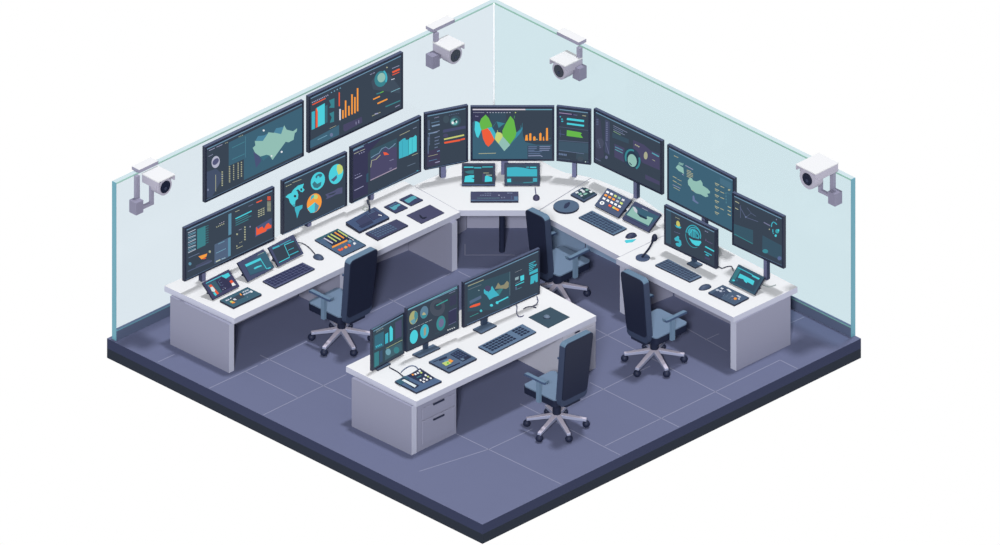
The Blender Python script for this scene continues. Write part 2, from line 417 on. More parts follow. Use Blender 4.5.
    if wallmount:
        wn, gap = wallmount; c = (a + b) / 2
        bm = bmesh.new(); box(bm, c - n * (t + gap / 2 - .001) + up3 * (zb + hh / 2), ux * 0.12, n * (gap / 2 - 0.002), up3 * 0.1)
        mesh('wall_bracket', bm, M_BEZ, root)
    return root, P, d, n

# pictures on the screens -------------------------------------------------
S_wm1 = [p(TEAL, 143, 236, 508, 58, 508, 285, 218, 422, 218, 318, 143, 352), p('46526a', 26, 385, 80, 365, 120, 400, 60, 505, 26, 510),
 l('548a9c', 2, 226, 205, 226, 310), l('4a8494', 3, 160, 262, 222, 232), l('4a8494', 3, 160, 320, 222, 292),
 p(MINT, 262, 262, 275, 250, 272, 228, 290, 222, 310, 228, 340, 185, 365, 188, 385, 182, 402, 195, 418, 150, 430, 172, 462, 180, 482, 165, 480, 180, 470, 190, 464, 222, 440, 235, 425, 232, 360, 322, 345, 300, 315, 325, 300, 305, 275, 290),
 p('4f86a0', 275, 228, 288, 204, 320, 200, 338, 190, 312, 228), p('4f86a0', 366, 186, 378, 165, 415, 158, 402, 194), p('4b5578', 265, 280, 292, 300, 304, 326, 278, 362),
 p('3f6f80', 300, 305, 315, 325, 345, 300, 330, 296), e(WH, 316, 176, 5, 5), e(WH, 405, 282, 5, 5), e(WH, 355, 302, 4, 4),
 e('b4b6ca', 78, 332, 20, 30, 10), e('55587a', 78, 330, 12, 20, 40), l(SAND, 3, 78, 395, 78, 478), e('7c86a0', 40, 470, 4, 6),
 dash(LIL, 3, 45, 276, 118, 242, 2, .8), dash(SAND, 3, 125, 240, 140, 233, 2), dash(SAND, 3, 192, 208, 216, 197, 3), l(LIL, 2, 42, 305, 64, 294),
 dash(SAND, 7, 110, 378, 110, 455, 7), dash(SAND, 7, 146, 352, 146, 436, 10), dash(SAND, 5, 166, 345, 166, 425, 8), dash(SAND, 6, 188, 335, 188, 418, 9), dash(SAND, 6, 204, 330, 204, 408, 7),
 l('5c7894', 2, 30, 520, 500, 300)]
S_wm2 = [p('46607a', 350, 175, 400, 130, 430, 130, 490, 195, 500, 240, 430, 225, 360, 215) if False else p('43505f', 350, 165, 385, 112, 440, 120, 495, 190, 500, 225, 360, 205),
 l(RED, 5, 44, 285, 113, 251), dash(LIL, 6, 42, 274, 130, 232, 10), dash(LB, 5, 140, 222, 200, 192, 4, .4),
 p(CY2, 40, 322, 57, 316, 57, 408, 40, 415), p(RED, 61, 305, 71, 300, 71, 400, 61, 405), p(CY, 66, 300, 108, 276, 108, 382, 72, 400, 72, 320),
 p('3d6a78', 110, 290, 122, 285, 122, 375, 110, 380), p('3d8490', 130, 262, 158, 250, 158, 300, 130, 300, 140, 285), p('3d8490', 132, 330, 156, 318, 156, 372, 134, 378, 144, 350),
 l(RED, 6, 183, 220, 183, 292), l('d8d8e2', 8, 187, 306, 187, 364), l(OR, 8, 202, 312, 202, 356), l(OR, 8, 216, 262, 216, 350), l(OR, 8, 233, 290, 233, 340), l(OR, 8, 249, 230, 249, 334), l(OR, 8, 264, 244, 264, 328), l(OR, 8, 278, 198, 278, 318),
 p(PUR, 204, 388, 300, 346, 302, 376, 212, 424, 204, 415), l('9a9cbb', 3, 270, 372, 270, 386), l('9a9cbb', 3, 284, 364, 284, 380),
 p('41657a', 32, 470, 182, 388, 182, 440, 32, 510), l(LB, 3, 70, 466, 120, 442), e('6c7a9c', 142, 440, 8, 10), l(SAND, 2, 132, 408, 166, 392),
 e('3d8490', 398, 150, 32, 42, 15), e(MINT, 401, 143, 20, 25, 15), ring(CY2, 398, 145, 34, 46, 9, -60, 30), e(SAND, 430, 90, 4, 4), dash(LIL, 3, 342, 128, 370, 115, 2, .8),
 l(RED, 9, 458, 116, 496, 99), l(RED, 4, 458, 130, 494, 114), l(LIL, 3, 456, 96, 494, 80), l('c8ccd8', 4, 452, 154, 470, 148),
 l(OR, 6, 358, 256, 393, 240), l(OR, 7, 380, 278, 432, 254), l(DT, 6, 375, 228, 395, 222), l(GR, 5, 395, 222, 412, 214), l('7fb5c4', 3, 450, 218, 498, 197), l('41818a', 6, 422, 294, 498, 262), l(LIL, 3, 472, 296, 496, 284),
 l(SAND, 3, 352, 342, 396, 322), l(LIL, 6, 366, 332, 384, 328)]
S_l1 = [p(DT, 94, 242, 140, 222, 140, 328, 94, 350), [l(DT, 3, 138, 228 + i * 13, 156, 220 + i * 13) for i in range(8)], [l('6c9ab0' if i % 3 else 'b9c4d4', 3.5, 44, 262 + i * 9, 86, 242 + i * 9 + (i % 2) * 4) for i in range(13)],
 p('5f8fa8', 264, 160, 280, 152, 280, 268, 264, 275), p('5f8fa8', 260, 290, 276, 283, 276, 385, 260, 392), p('53657f', 188, 325, 262, 288, 262, 395, 188, 430),
 l(LB, 3, 208, 322, 242, 306), l(LB, 3, 196, 372, 250, 346), l('cfd8c0', 5, 196, 418, 220, 407), l('9cb8c8', 4, 226, 404, 248, 396),
 dash(SAND, 6, 198, 230, 245, 208, 5, .5), dash('b0a8b8', 4, 214, 212, 246, 196, 3, .5), l('55587a', 3, 262, 170, 280, 160) if False else l('5f8fa8', 3, 264, 165, 280, 158),
 l(CY, 6, 302, 184, 390, 141), [l(DT, 4, 302, 196 + i * 12, 372 + (i % 2) * 16, 163 + i * 12 - (i % 2) * 8) for i in range(3)],
 l(RED, 6, 416, 96, 446, 83), l('6a6f8c', 3, 372, 116, 398, 104), l(SAND, 3, 300, 146, 324, 136), dash(RED, 18, 484, 62, 484, 84, 4, .7), dash(SAND, 20, 484, 90, 484, 145, 8, .55),
 [dash(SAND, 5, 424, 140 + i * 11, 462, 122 + i * 11, 3, .75) for i in range(4)], p('4f5a7c', 408, 232, 498, 178, 498, 236, 408, 284),
 p(RED, 414, 226, 424, 240, 436, 230, 448, 226, 456, 238, 470, 212, 482, 206, 488, 216, 496, 216, 496, 232, 472, 240, 466, 252, 414, 274),
 dash(SAND, 8, 352, 225, 352, 305, 6, .6), e(SAND, 309, 267, 5, 5), l(LIL, 2, 318, 245, 335, 238), e(LIL, 380, 226, 3, 4), l(SAND, 3, 306, 346, 340, 330), e(SAND, 308, 332, 3, 5), dash(SAND, 3, 322, 315, 340, 306, 2),
 l('6a7a98', 3, 44, 396, 104, 370), p(OR, 98, 388, 146, 372, 142, 388, 116, 404), l(RED, 4, 124, 402, 140, 396), e('5f8fa8', 52, 428, 8, 9), e(SAND, 160, 362, 6, 7), p('4a5068', 80, 440, 150, 405, 172, 408, 160, 425, 90, 450), l('54607c', 5, 40, 470, 172, 412), l('5c7894', 2, 30, 515, 510, 285)]
S_l2 = [p(CY, 64, 315, 80, 300, 100, 290, 112, 270, 136, 280, 142, 300, 140, 325, 125, 338, 122, 360, 110, 370, 92, 350, 84, 325), e(BASE, 122, 310, 8, 8), e('4aa8b8', 116, 366, 8, 8),
 p(CY, 114, 268, 140, 246, 176, 234, 168, 258, 180, 272, 168, 286, 156, 284, 140, 268, 124, 280), e(BASE, 160, 270, 6, 8), p(CY2, 120, 376, 168, 362, 166, 382, 150, 398, 134, 446, 130, 420, 122, 396),
 e(CY, 260, 218, 42, 56, 15, -.1), e('3f7080', 266, 188, 22, 12, -25), e(CY, 263, 200, 8, 12), p('417784', 226, 236, 240, 220, 256, 236, 282, 222, 278, 246, 258, 262, 236, 258),
 e(CY, 370, 176, 43, 62, 12, -.1), p(LIME, 376, 122, 392, 116, 408, 128, 412, 152, 404, 170, 384, 180, 374, 150), p('55607c', 338, 212, 358, 196, 374, 182, 376, 200, 356, 222),
 e(OR, 238, 352, 44, 60, 12, -.1), p(CY, 196, 384, 242, 346, 240, 408, 216, 412), p('5f93a8', 242, 346, 268, 368, 256, 398, 240, 408), e(LIME, 246, 314, 14, 14), p(CY2, 218, 310, 236, 298, 236, 316, 214, 338),
 p('55597a', 304, 300, 330, 290, 360, 276, 380, 262, 408, 256, 408, 292, 370, 300, 340, 316, 306, 330, 316, 314), p(BASE, 318, 302, 372, 284, 356, 298, 330, 306),
 dash(SAND, 4, 66, 252, 102, 236, 3, .8), l(SAND, 3, 106, 228, 160, 208), dash('8a9ab0', 4, 364, 390, 420, 366, 5, .6), l('5c7894', 3, 50, 540, 420, 364)]
S_l3 = [p(DP, 38, 240, 132, 188, 132, 480, 38, 520), p('343a52', 128, 190, 190, 160, 140, 240, 140, 300, 128, 320) if False else p(DP, 132, 192, 222, 150, 146, 232, 132, 250), p('3c5766', 146, 232, 298, 162, 298, 220, 146, 290), p('4d4b6a', 146, 292, 146, 408, 298, 332, 298, 212, 276, 214, 252, 222, 232, 214, 214, 236, 190, 258, 168, 272),
 l('7d97b5', 4, 150, 274, 176, 258, 196, 248, 212, 222, 234, 212, 252, 224, 276, 206, 290, 192), l(SAND, 4, 148, 330, 154, 290, 178, 284, 204, 258), p(RED, 220, 242, 238, 244, 254, 256, 226, 260), l('a89aae', 5, 146, 404, 298, 332), l(LIL, 2, 256, 292, 280, 282), e('6d6b88', 262, 336, 10, 5, -30),
 p(CY2, 310, 184, 332, 166, 346, 160, 350, 172, 364, 170, 366, 260, 310, 280), p('4fc8d4', 366, 170, 372, 160, 392, 156, 404, 144, 412, 150, 412, 236, 366, 258), l('2f8a9c', 2, 364, 168, 364, 258), l('3fa0b4', 3, 330, 176, 330, 270), l('3fa0b4', 3, 386, 164, 386, 250),
 l(SAND, 3, 314, 146, 372, 118), l('8090a8', 3, 390, 108, 412, 98), l(SAND, 3, 384, 262, 418, 248), l('6a7a90', 3, 358, 322, 404, 304), l(CY2, 3, 410, 350, 420, 346), dash('b0b3a0', 3, 52, 252, 118, 222, 2, .9), l('7fa5bd', 5, 44, 236, 108, 206), dash(LIL, 5, 80, 252, 118, 236, 3, .5),
 dash('8a8cb0', 3, 56, 376, 92, 362, 3), l(LIL, 4, 56, 394, 98, 374), l(LIL, 4, 54, 462, 106, 436), p('35566a', 122, 368, 134, 360, 134, 410, 122, 416), l('5c7894', 3, 50, 530, 430, 345)]
S_cl = [p('434059', 50, 375, 146, 350, 146, 464, 50, 490), l('6a7c9c', 5, 60, 392, 60, 270), dash('6a7898', 8, 68, 330, 68, 240, 8), p('4a5770', 56, 150, 72, 146, 72, 206, 56, 210),
 l(LIL, 3, 104, 132, 140, 122), l('5f7a94', 6, 82, 168, 142, 154), l('7f98b4', 10, 86, 192, 144, 178), l('6e84a0', 10, 60, 246, 126, 232), l('8f9cba', 4, 94, 240, 142, 222), rows('6e7c9a', 6, 106, 276, 144, 264, 0, 24, 4), l(SAND, 3, 60, 411, 128, 394), l('5a7ea0', 4, 64, 444, 124, 430), l(LIL, 6, 110, 456, 144, 446), l('7a9cc0', 6, 124, 374, 144, 368), e('6e84a0', 68, 214, 8, 4),
 e('43525f', 190, 140, 22, 28), e('3f5462', 258, 150, 40, 38), e('3f7078', 250, 158, 32, 30), e('6fb3b0', 250, 158, 24, 22), e('2c4452', 258, 152, 14, 12, -30), e(WH, 238, 166, 9, 10), e(WH, 264, 158, 5, 8),
 p('4b5070', 168, 216, 330, 186, 332, 206, 166, 238), e('4b4a68', 186, 258, 18, 14), dash('6a7898', 3, 210, 110, 290, 94, 5), l('c9cf7a', 11, 174, 286, 320, 254), l(RED, 13, 176, 311, 292, 291), l(RED, 11, 294, 288, 326, 281), l('5c7894', 3, 60, 500, 340, 440)]
S_cm = [p(DP, 26, 34, 26, 190, 60, 160, 100, 170, 150, 105, 200, 110, 200, 80, 345, 80, 490, 36), p(TEAL, 36, 510, 36, 185, 60, 160, 120, 260, 200, 225, 240, 330, 330, 430, 380, 380, 440, 270, 492, 212, 500, 300, 520, 355, 620, 380, 762, 380, 762, 510),
 p('3b4f60', 196, 100, 230, 86, 345, 86, 345, 200, 240, 320, 210, 190), l('d6d2dc', 11, 38, 60, 522, 60), l('6fa5b5', 9, 522, 60, 764, 60), dash('a9aebf', 5, 48, 87, 150, 87, 14, .6), dash('a9aebf', 7, 170, 87, 400, 87, 9, .5), e(LIME, 432, 87, 6, 5),
 p(CY, 64, 166, 84, 168, 106, 184, 122, 244, 112, 272, 92, 318, 76, 302, 60, 244), p(GR, 160, 105, 188, 136, 218, 200, 216, 218, 124, 248, 112, 220, 104, 180, 122, 140),
 p(RED, 124, 248, 180, 228, 206, 262, 240, 332, 216, 366, 186, 397, 160, 374, 136, 320), p(CY2, 176, 226, 218, 218, 252, 276, 254, 300, 240, 330, 204, 258), p('3f5e73', 218, 218, 256, 262, 262, 270, 252, 280),
 p(LIME, 254, 276, 266, 262, 300, 270, 318, 292, 314, 320, 276, 368, 244, 330), l(LIME, 4, 268, 246, 268, 268), p(MINT, 318, 302, 384, 380, 330, 437, 276, 368), p(GR, 386, 116, 418, 156, 440, 270, 430, 310, 382, 376, 314, 300, 312, 250, 346, 180), l('4f9a5a', 5, 422, 115, 422, 140),
 p('3f8ea4', 440, 268, 482, 238, 494, 212, 496, 236, 470, 280, 384, 378, 430, 318), l('3f8494', 4, 224, 218, 262, 166, 280, 226, 300, 192, 334, 186), dash(LIL, 8, 66, 118, 98, 122, 3, .5), l('3f8494', 3, 480, 230, 480, 200), l('3f8494', 3, 492, 220, 494, 182),
 l(SAND, 6, 96, 459, 254, 455), p(OR, 524, 292, 540, 286, 546, 340, 518, 340), p(OR, 556, 278, 570, 272, 576, 278, 576, 340, 556, 340), p(OR, 592, 308, 602, 300, 614, 308, 614, 340, 592, 340), e(SAND, 626, 330, 7, 7), p(OR, 648, 278, 660, 268, 668, 276, 668, 340, 648, 340), p(OR, 682, 308, 690, 304, 694, 340, 680, 340), p(OR, 710, 226, 726, 226, 728, 340, 708, 340), p('4fb0c0', 745, 325, 755, 315, 755, 340) if False else l('4a7d92', 4, 735, 325, 752, 318),
 p('3f5064', 540, 386, 762, 386, 762, 508, 540, 508), rows('66789a', 7, 548, 396, 628, 396, 0, 16, 3, (1, .95, .7)), rows('7e88a8', 8, 650, 394, 748, 394, 0, 17, 3, (1, 1, .9)), l('66789a', 6, 548, 440, 672, 440), l('66789a', 6, 548, 458, 656, 458), l('8a92b2', 8, 548, 478, 658, 476, 676, 486)]
S_cr = [p(DP, 48, 80, 190, 98, 190, 118, 60, 110, 60, 200, 48, 200), l('a08fb0', 6, 50, 90, 154, 102), l('7a82a8', 4, 168, 106, 200, 110), l(SAND, 6, 242, 112, 272, 117), e('4fa8b8', 60, 122, 6, 6), e(CY2, 74, 142, 7, 6), e(CY2, 76, 160, 9, 6),
 l(CY, 17, 114, 140, 256, 158), l(CY, 15, 114, 178, 256, 197), l('5a6480', 3, 50, 204, 290, 236), p(GR, 114, 232, 222, 250, 238, 258, 228, 270, 248, 298, 112, 280), l('55608a', 4, 50, 262, 96, 270), l('55608a', 3, 60, 230, 60, 290), l('5c6a86', 4, 42, 316, 294, 336), dash('7a86a4', 8, 50, 336, 106, 346, 5), p('40515f', 200, 345, 292, 345, 290, 480, 190, 470), p('42586a', 42, 322, 290, 342, 290, 422, 42, 400),
 l('6a7a9a', 4, 50, 400, 256, 427), dash('6a7c9c', 16, 48, 428, 116, 438, 5, .75), l('4c5a70', 4, 44, 466, 140, 474), e('46525f', 226, 470, 24, 20), e('b8ccc8', 268, 494, 5, 5), l('6a7c9c', 4, 280, 494, 292, 496)]
S_r1 = [p('43475c', 30, 60, 60, 90, 80, 300, 30, 320), p('474e68', 86, 82, 112, 96, 112, 290, 84, 270), dash('6a7090', 10, 96, 100, 96, 210, 9), l('6a7090', 3, 90, 215, 108, 280), dash('5a6480', 12, 42, 80, 42, 120, 3), e('4a5064', 55, 220, 24, 30), dash('6a7090', 5, 44, 200, 60, 250, 5), e('6a7090', 94, 300, 8, 10), l('6a7090', 3, 30, 306, 62, 322),
 l('8088a4', 3, 134, 118, 214, 158), l('6a7898', 3, 134, 128, 190, 156), l('8088a4', 3, 134, 140, 200, 172), l('7a9a80', 4, 134, 150, 176, 172), p('3d5262', 128, 158, 222, 196, 222, 222, 128, 186), p(PUR, 140, 222, 198, 248, 196, 328, 140, 298), l('5a8ca4', 6, 144, 240, 188, 260), l('5a9ca4', 5, 144, 254, 188, 276),
 p(PUR, 248, 200, 310, 228, 350, 262, 400, 280, 400, 374, 300, 330, 272, 290, 248, 268), dash(SAND, 7, 258, 226, 286, 242, 3, .7), e(SAND, 320, 290, 11, 22), l('5aa0b0', 7, 356, 274, 396, 296), l(SAND, 3, 358, 312, 374, 322),
 e('33455a', 240, 302, 48, 56, 0, .2), ring('3f8a94', 240, 305, 40, 52, 10, 150, 290, .2), ring('3f8a94', 244, 312, 46, 60, 10, -20, 60, .2), e('2c3c50', 244, 314, 34, 46, 0, .2), e(MINT, 243, 318, 26, 36, 0, .25), l('2c3c50', 5, 226, 330, 240, 344), p(PUR, 318, 398, 400, 438, 400, 460, 318, 424)]
S_r2 = [dash(SAND, 4, 56, 90, 82, 102, 2, .9), p(MINT, 66, 158, 80, 142, 92, 148, 110, 160, 114, 196, 100, 186, 84, 178), dash(MINT, 14, 84, 134, 112, 142, 4, .6), l(LIL, 4, 122, 146, 166, 170), rows(SAND, 4, 130, 172, 166, 186, 0, 9, 5, (.7, 1, 1, 1, .7)), l(LIL, 4, 104, 196, 112, 202),
 p(MINT, 136, 234, 146, 218, 160, 220, 166, 232, 184, 238, 210, 230, 220, 246, 222, 262, 250, 280, 264, 296, 262, 306, 248, 308, 254, 324, 238, 328, 210, 312, 184, 306, 156, 286, 150, 270, 138, 256), l(SAND, 3, 160, 288, 172, 294),
 [[l(SAND, 4, 50, 208 + i * 24, 72, 220 + i * 24), l(SAND, 3, 76, 224 + i * 24, 100, 236 + i * 24)] for i in range(2)], l(LIL, 3, 50, 256, 94, 278), l(SAND, 3, 54, 270, 90, 290), p('6a7aa0', 164, 320, 172, 318, 178, 344, 200, 362, 192, 366, 164, 348),
 [l(SAND, 5, 292, 246 + i * 33, 316, 258 + i * 33) for i in range(6)], [l(SAND, 3, 294, 254 + i * 33, 308, 264 + i * 33) for i in range(6)], [l(SAND, 4, 324, 264 + i * 32, 346, 274 + i * 32) for i in range(3)], e(SAND, 374, 286, 7, 5), l(SAND, 4, 324, 392, 344, 402), [l(SAND, 5, 366, 380 + i * 22, 384, 390 + i * 22) for i in range(3)], dash('5a8a98', 4, 356, 300, 358, 370, 4),
 p('4a6f84', 322, 214, 388, 246, 388, 286, 322, 250), l('4f7a92', 3, 24, 60, 400, 246) if False else l('4f7a92', 2, 360, 300, 384, 312)]
S_r3 = [l(SAND, 5, 44, 84, 70, 98), l(SAND, 5, 44, 126, 64, 138), l('5c6684', 3, 78, 110, 78, 190), l('5c6684', 4, 74, 120, 112, 186, 190, 214), l('5c6684', 3, 112, 186, 146, 160, 120, 126), l('5c6684', 3, 146, 160, 176, 180), e('6a7898', 112, 184, 5, 6), l('7a7c9c', 6, 226, 218, 266, 240),
 p('3b5868', 32, 226, 158, 268, 158, 356, 36, 298), l('3f8e94', 4, 40, 292, 156, 354), p('3c5566', 218, 300, 344, 368, 344, 462, 216, 404), e('3f8a98', 236, 401, 18, 13, 10), e('5a6a94', 326, 446, 13, 13),
 ring(CY2, 292, 242, 20, 30, 6, 170, 260), l(CY2, 6, 292, 216, 310, 232), e('8a90b0', 307, 200, 3, 4), e(SAND, 262, 262, 4, 4), l(CY2, 6, 284, 262, 284, 282), e('3fa0ac', 312, 274, 12, 14), e(CY, 320, 268, 5, 7), e(CY, 302, 302, 7, 8), e(CY2, 288, 288, 4, 3), l('5c7894', 2, 36, 356, 350, 494)]
S_d1 = [p('3d5566', 40, 66, 80, 88, 80, 328, 40, 312), l(SAND, 3, 112, 126, 144, 142), p(CY2, 104, 180, 118, 190, 140, 190, 156, 202, 148, 212, 120, 202), p('c9c46a', 120, 160, 130, 152, 142, 164, 148, 190, 134, 196, 118, 184), dash('6a6f98', 3, 104, 234, 150, 250, 3, .8),
 p(CY2, 104, 282, 130, 264, 140, 272, 140, 290, 154, 300, 158, 330, 144, 346, 122, 338, 112, 322, 126, 314, 140, 318, 136, 306, 110, 300),
 ring('3fa8b8', 246, 268, 60, 84, 8, 190, 330, .25), ring('3f96a4', 246, 268, 60, 84, 5, 60, 185, .25), ring(CY2, 252, 256, 50, 56, 6, 180, 380, .25), p('3fa0b0', 206, 232, 222, 214, 252, 210, 280, 236, 292, 268, 286, 288, 240, 276, 210, 258),
 l(BASE, 3, 226, 268, 226, 230), l(BASE, 3, 240, 274, 240, 222), l(BASE, 3, 258, 280, 258, 232), l(CY, 4, 214, 256, 236, 218, 262, 232), p('2b4a5c', 268, 246, 280, 262, 278, 276, 268, 272), p(CY, 212, 278, 246, 296, 300, 302, 304, 314, 286, 338, 262, 336, 236, 318),
 l(CY, 9, 332, 342, 398, 378), l(CY2, 7, 326, 378, 380, 408), l(CY2, 9, 336, 400, 358, 412), dash('6a5f88', 5, 334, 298, 390, 324, 5, .6), l('6a5f88', 4, 336, 286, 340, 300), dash('8a8fb0', 5, 330, 226, 356, 240, 2, .8), p('4b4a68', 330, 415, 366, 430, 366, 446, 330, 430)]
S_f1 = [p('3c6b7e', 68, 240, 140, 205, 140, 320, 68, 352), dash(CY2, 14, 78, 328, 128, 305, 4, .7), p('3f7f88', 66, 375, 102, 358, 102, 468, 66, 488), p('3d5470', 108, 362, 130, 350, 130, 440, 108, 452), p(CY2, 150, 228, 174, 214, 174, 292, 150, 306), p(CY, 184, 178, 194, 162, 210, 186, 210, 272, 186, 290),
 p('4c4f6c', 228, 136, 278, 112, 278, 244, 230, 268), p('43626e', 150, 352, 276, 288, 282, 352, 150, 432), e('6fa0b0', 174, 366, 20, 26), e('3f8088', 238, 352, 22, 26), l('b0c090', 3, 158, 338, 284, 272), l('9aa8a8', 3, 80, 212, 138, 180), l('9aa8a8', 2, 80, 200, 130, 176), l('6fb5c0', 5, 52, 192, 292, 66)]
S_f2 = [e('4a5260', 255, 198, 54, 62, 12), e(BASE, 258, 190, 28, 26, 12), e('a9ab7a', 84, 270, 30, 50, 12), p('4f8c96', 92, 222, 114, 236, 114, 270, 98, 300, 88, 262), p('6a9caa', 60, 296, 90, 276, 100, 304, 80, 320), e('5f8098', 160, 232, 28, 46, 12), p('b4b08a', 146, 244, 158, 230, 172, 244, 170, 254, 148, 256), p('3f8a94', 138, 254, 182, 248, 172, 268, 148, 278),
 e(CY, 86, 408, 28, 50, 10), e(CY2, 162, 368, 30, 52, 10), p('a09a84', 156, 350, 174, 334, 172, 392, 158, 402), e('3f8a90', 280, 310, 32, 54, 10), e('6f6f92', 282, 308, 18, 32, 10), l('3f9e98', 7, 246, 184, 328, 142), p(DP, 332, 228, 392, 200, 392, 300, 332, 324), l('6a6f94', 3, 338, 226, 392, 200), l('6a6f94', 3, 334, 324, 388, 298), p('3d4058', 342, 120, 390, 98, 390, 172, 342, 190),
 dash('9aa8b0', 3, 56, 356, 220, 282, 6, .8), p('3d5560', 236, 290, 300, 262, 310, 300, 300, 360, 240, 385) if False else l('3d5560', 3, 236, 388, 310, 352), dash(WH, 6, 326, 360, 386, 338, 4, .5), l('6fb5c0', 5, 44, 212, 394, 48), l('8a8fb0', 3, 338, 98, 382, 78)]
S_f3 = [p('3a5260', 60, 262, 322, 172, 322, 400, 60, 420), l(SAND, 4, 62, 262, 160, 222), l('8f948c', 2, 66, 272, 166, 232, 166, 244, 66, 284) if False else l('6f7c86', 3, 66, 284, 146, 252), e('8aa0a8', 130, 288, 5, 3), p(BG, 72, 354, 144, 318, 146, 336, 128, 346, 74, 374), p(RED, 74, 388, 98, 376, 138, 364, 138, 378, 110, 388, 74, 396),
 p(CY2, 160, 284, 176, 276, 190, 300, 212, 260, 230, 290, 258, 318, 220, 332, 196, 346, 180, 320, 162, 306), e(PUR, 186, 276, 20, 18), p('3f7f84', 232, 292, 286, 268, 256, 318), p('8f8c74', 230, 278, 250, 240, 264, 258, 286, 252, 304, 228, 316, 240, 314, 268, 300, 278, 270, 276),
 l('6a8c98', 2, 322, 172, 322, 320), l(CY, 8, 236, 366, 312, 328), e(CY, 243, 364, 9, 9), e(CY, 208, 380, 10, 8), e('4fb8c4', 143, 414, 8, 8), l('3f9a94', 3, 74, 452, 128, 428), l('8a9098', 2, 354, 176, 396, 158),
 p('8fa8b0', 354, 210, 376, 200, 376, 218, 354, 226), p(CY, 386, 200, 410, 190, 410, 222, 388, 232), l(CY, 5, 356, 258, 410, 234), l('6a8a9a', 3, 356, 246, 384, 232), l('4f8a94', 3, 362, 282, 394, 268), l('5a6a8a', 8, 360, 264, 360, 284),
 rows(CY2, 5, 440, 124, 480, 106, 0, 11, 5, (1, .7, 1, .8, .6)), p(CY2, 470, 130, 490, 122, 478, 140), p(CY2, 442, 176, 494, 150, 494, 172, 442, 192), p(CY2, 450, 200, 494, 180, 494, 232, 482, 238, 476, 222, 468, 242, 448, 250), l('6a8ab0', 2, 56, 500, 490, 306)]

def leftpt(px, py): return VP(px, py, A_ + nL * 0.11, dL)
gr_big = None
for lab, outer, S, crop in (
    ('wall-hung monitor showing a pale green land map, left of the two on the glass', [(202.4, 147.5), (304, 98.9), (304, 155.6), (203.4, 203.4)], S_wm1, (200, 95, 4.9545)),
    ('wall-hung monitor with orange bar chart, topmost on the left glass', [(306, 97.2), (403.2, 50.2), (403.2, 108.5), (307.4, 153.4)], S_wm2, (304, 50, 5.19))):
    xm = (outer[0][0] + outer[1][0]) / 2
    bp = VP(xm, 0, A_, dL); bp.z = 0
    m_avg = ((outer[1][1] - outer[0][1]) + (outer[2][1] - outer[3][1])) / 2 / (outer[1][0] - outer[0][0])
    monitor(lab, outer, bp + nL * 0.14, S, crop, t=0.05, wallmount=(nL, 0.06), name='wall_monitor')
MON = [
 ('leftmost desk monitor, dark with small red area chart and teal block', [(182.2, 228.2), (274.6, 185.7), (274.6, 239.8), (184, 282.4)], (202, 285.5), S_l1, (180, 185, 5.45), (198.6, 205.8)),
 ('desk monitor showing cyan world map and round pie charts', [(280.2, 181.2), (347.3, 150.8), (347.3, 205.0), (281, 235.6)], (306.5, 231), S_l2, (275, 145, 6.053), (304.3, 311.5)),
 ('desk monitor with line graph and solid cyan block at upper right', [(349, 147.5), (421.3, 115), (421.3, 170.8), (350.5, 204.6)], (371.5, 203.5), S_l3, (345, 110, 5.737), (367.5, 374)),
 ('narrow tall monitor with one yellow and one red line', [(423.6, 112.9), (468.2, 104.6), (468.2, 161.4), (424.2, 170.7)], (442.5, 180.5), S_cl, (420, 100, 7.27), (439, 446)),
 ('monitor in the corner showing large coloured leaf-shaped chart and orange bars', [(470.4, 105.0), (554.4, 105.0), (554.4, 161.0), (470.4, 161.0)], (505, 176.5), S_cm, (468, 103, 9.09), (501, 508)),
 ('narrow tall monitor with two cyan bars above a green block', [(556.4, 105.5), (591.5, 109.4), (591.5, 165.2), (556.4, 160.8)], (575, 180), S_cr, (553, 102, 8.25), (572, 577.2)),
 ('desk monitor with round mint gauge on dark purple panels', [(593.6, 107.4), (664.4, 141.0), (663.8, 195.8), (593.7, 161.8)], (637, 202.5), S_r1, (590, 105, 5.737), (633.3, 640)),
 ('teal desk monitor showing two green land maps on the right side', [(667.1, 143.6), (736.9, 178.2), (736.9, 235), (667.2, 198.6)], (705, 240), S_r2, (664, 140, 5.737), (701.5, 708.5)),
 ('rightmost monitor on a tall post, dark with faint route lines', [(732.0, 191.6), (786, 216.3), (785.6, 270), (732.2, 243.6)], (767, 284), S_r3, (728, 188, 6.34), (763.5, 770)),
]
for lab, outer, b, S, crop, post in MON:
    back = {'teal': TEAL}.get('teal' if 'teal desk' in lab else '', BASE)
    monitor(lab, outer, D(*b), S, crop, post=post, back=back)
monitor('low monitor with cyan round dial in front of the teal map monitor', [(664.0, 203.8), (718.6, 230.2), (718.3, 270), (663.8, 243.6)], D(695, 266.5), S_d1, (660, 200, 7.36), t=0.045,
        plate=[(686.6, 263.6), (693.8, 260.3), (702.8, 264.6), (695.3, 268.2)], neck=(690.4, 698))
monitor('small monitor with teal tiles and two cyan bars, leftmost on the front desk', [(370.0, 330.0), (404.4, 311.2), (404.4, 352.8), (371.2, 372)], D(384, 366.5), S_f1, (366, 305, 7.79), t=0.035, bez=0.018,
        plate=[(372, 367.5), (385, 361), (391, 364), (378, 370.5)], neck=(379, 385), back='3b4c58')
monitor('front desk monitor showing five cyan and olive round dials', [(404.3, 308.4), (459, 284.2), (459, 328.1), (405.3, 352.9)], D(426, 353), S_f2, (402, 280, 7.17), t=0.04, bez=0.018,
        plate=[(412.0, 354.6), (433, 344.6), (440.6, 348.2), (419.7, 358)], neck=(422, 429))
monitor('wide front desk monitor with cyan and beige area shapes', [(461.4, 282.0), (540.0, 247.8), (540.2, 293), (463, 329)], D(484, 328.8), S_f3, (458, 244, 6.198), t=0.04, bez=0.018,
        plate=[(472.6, 329.5), (488.4, 322.1), (496.9, 326), (481.3, 333.8)], neck=(479, 489))

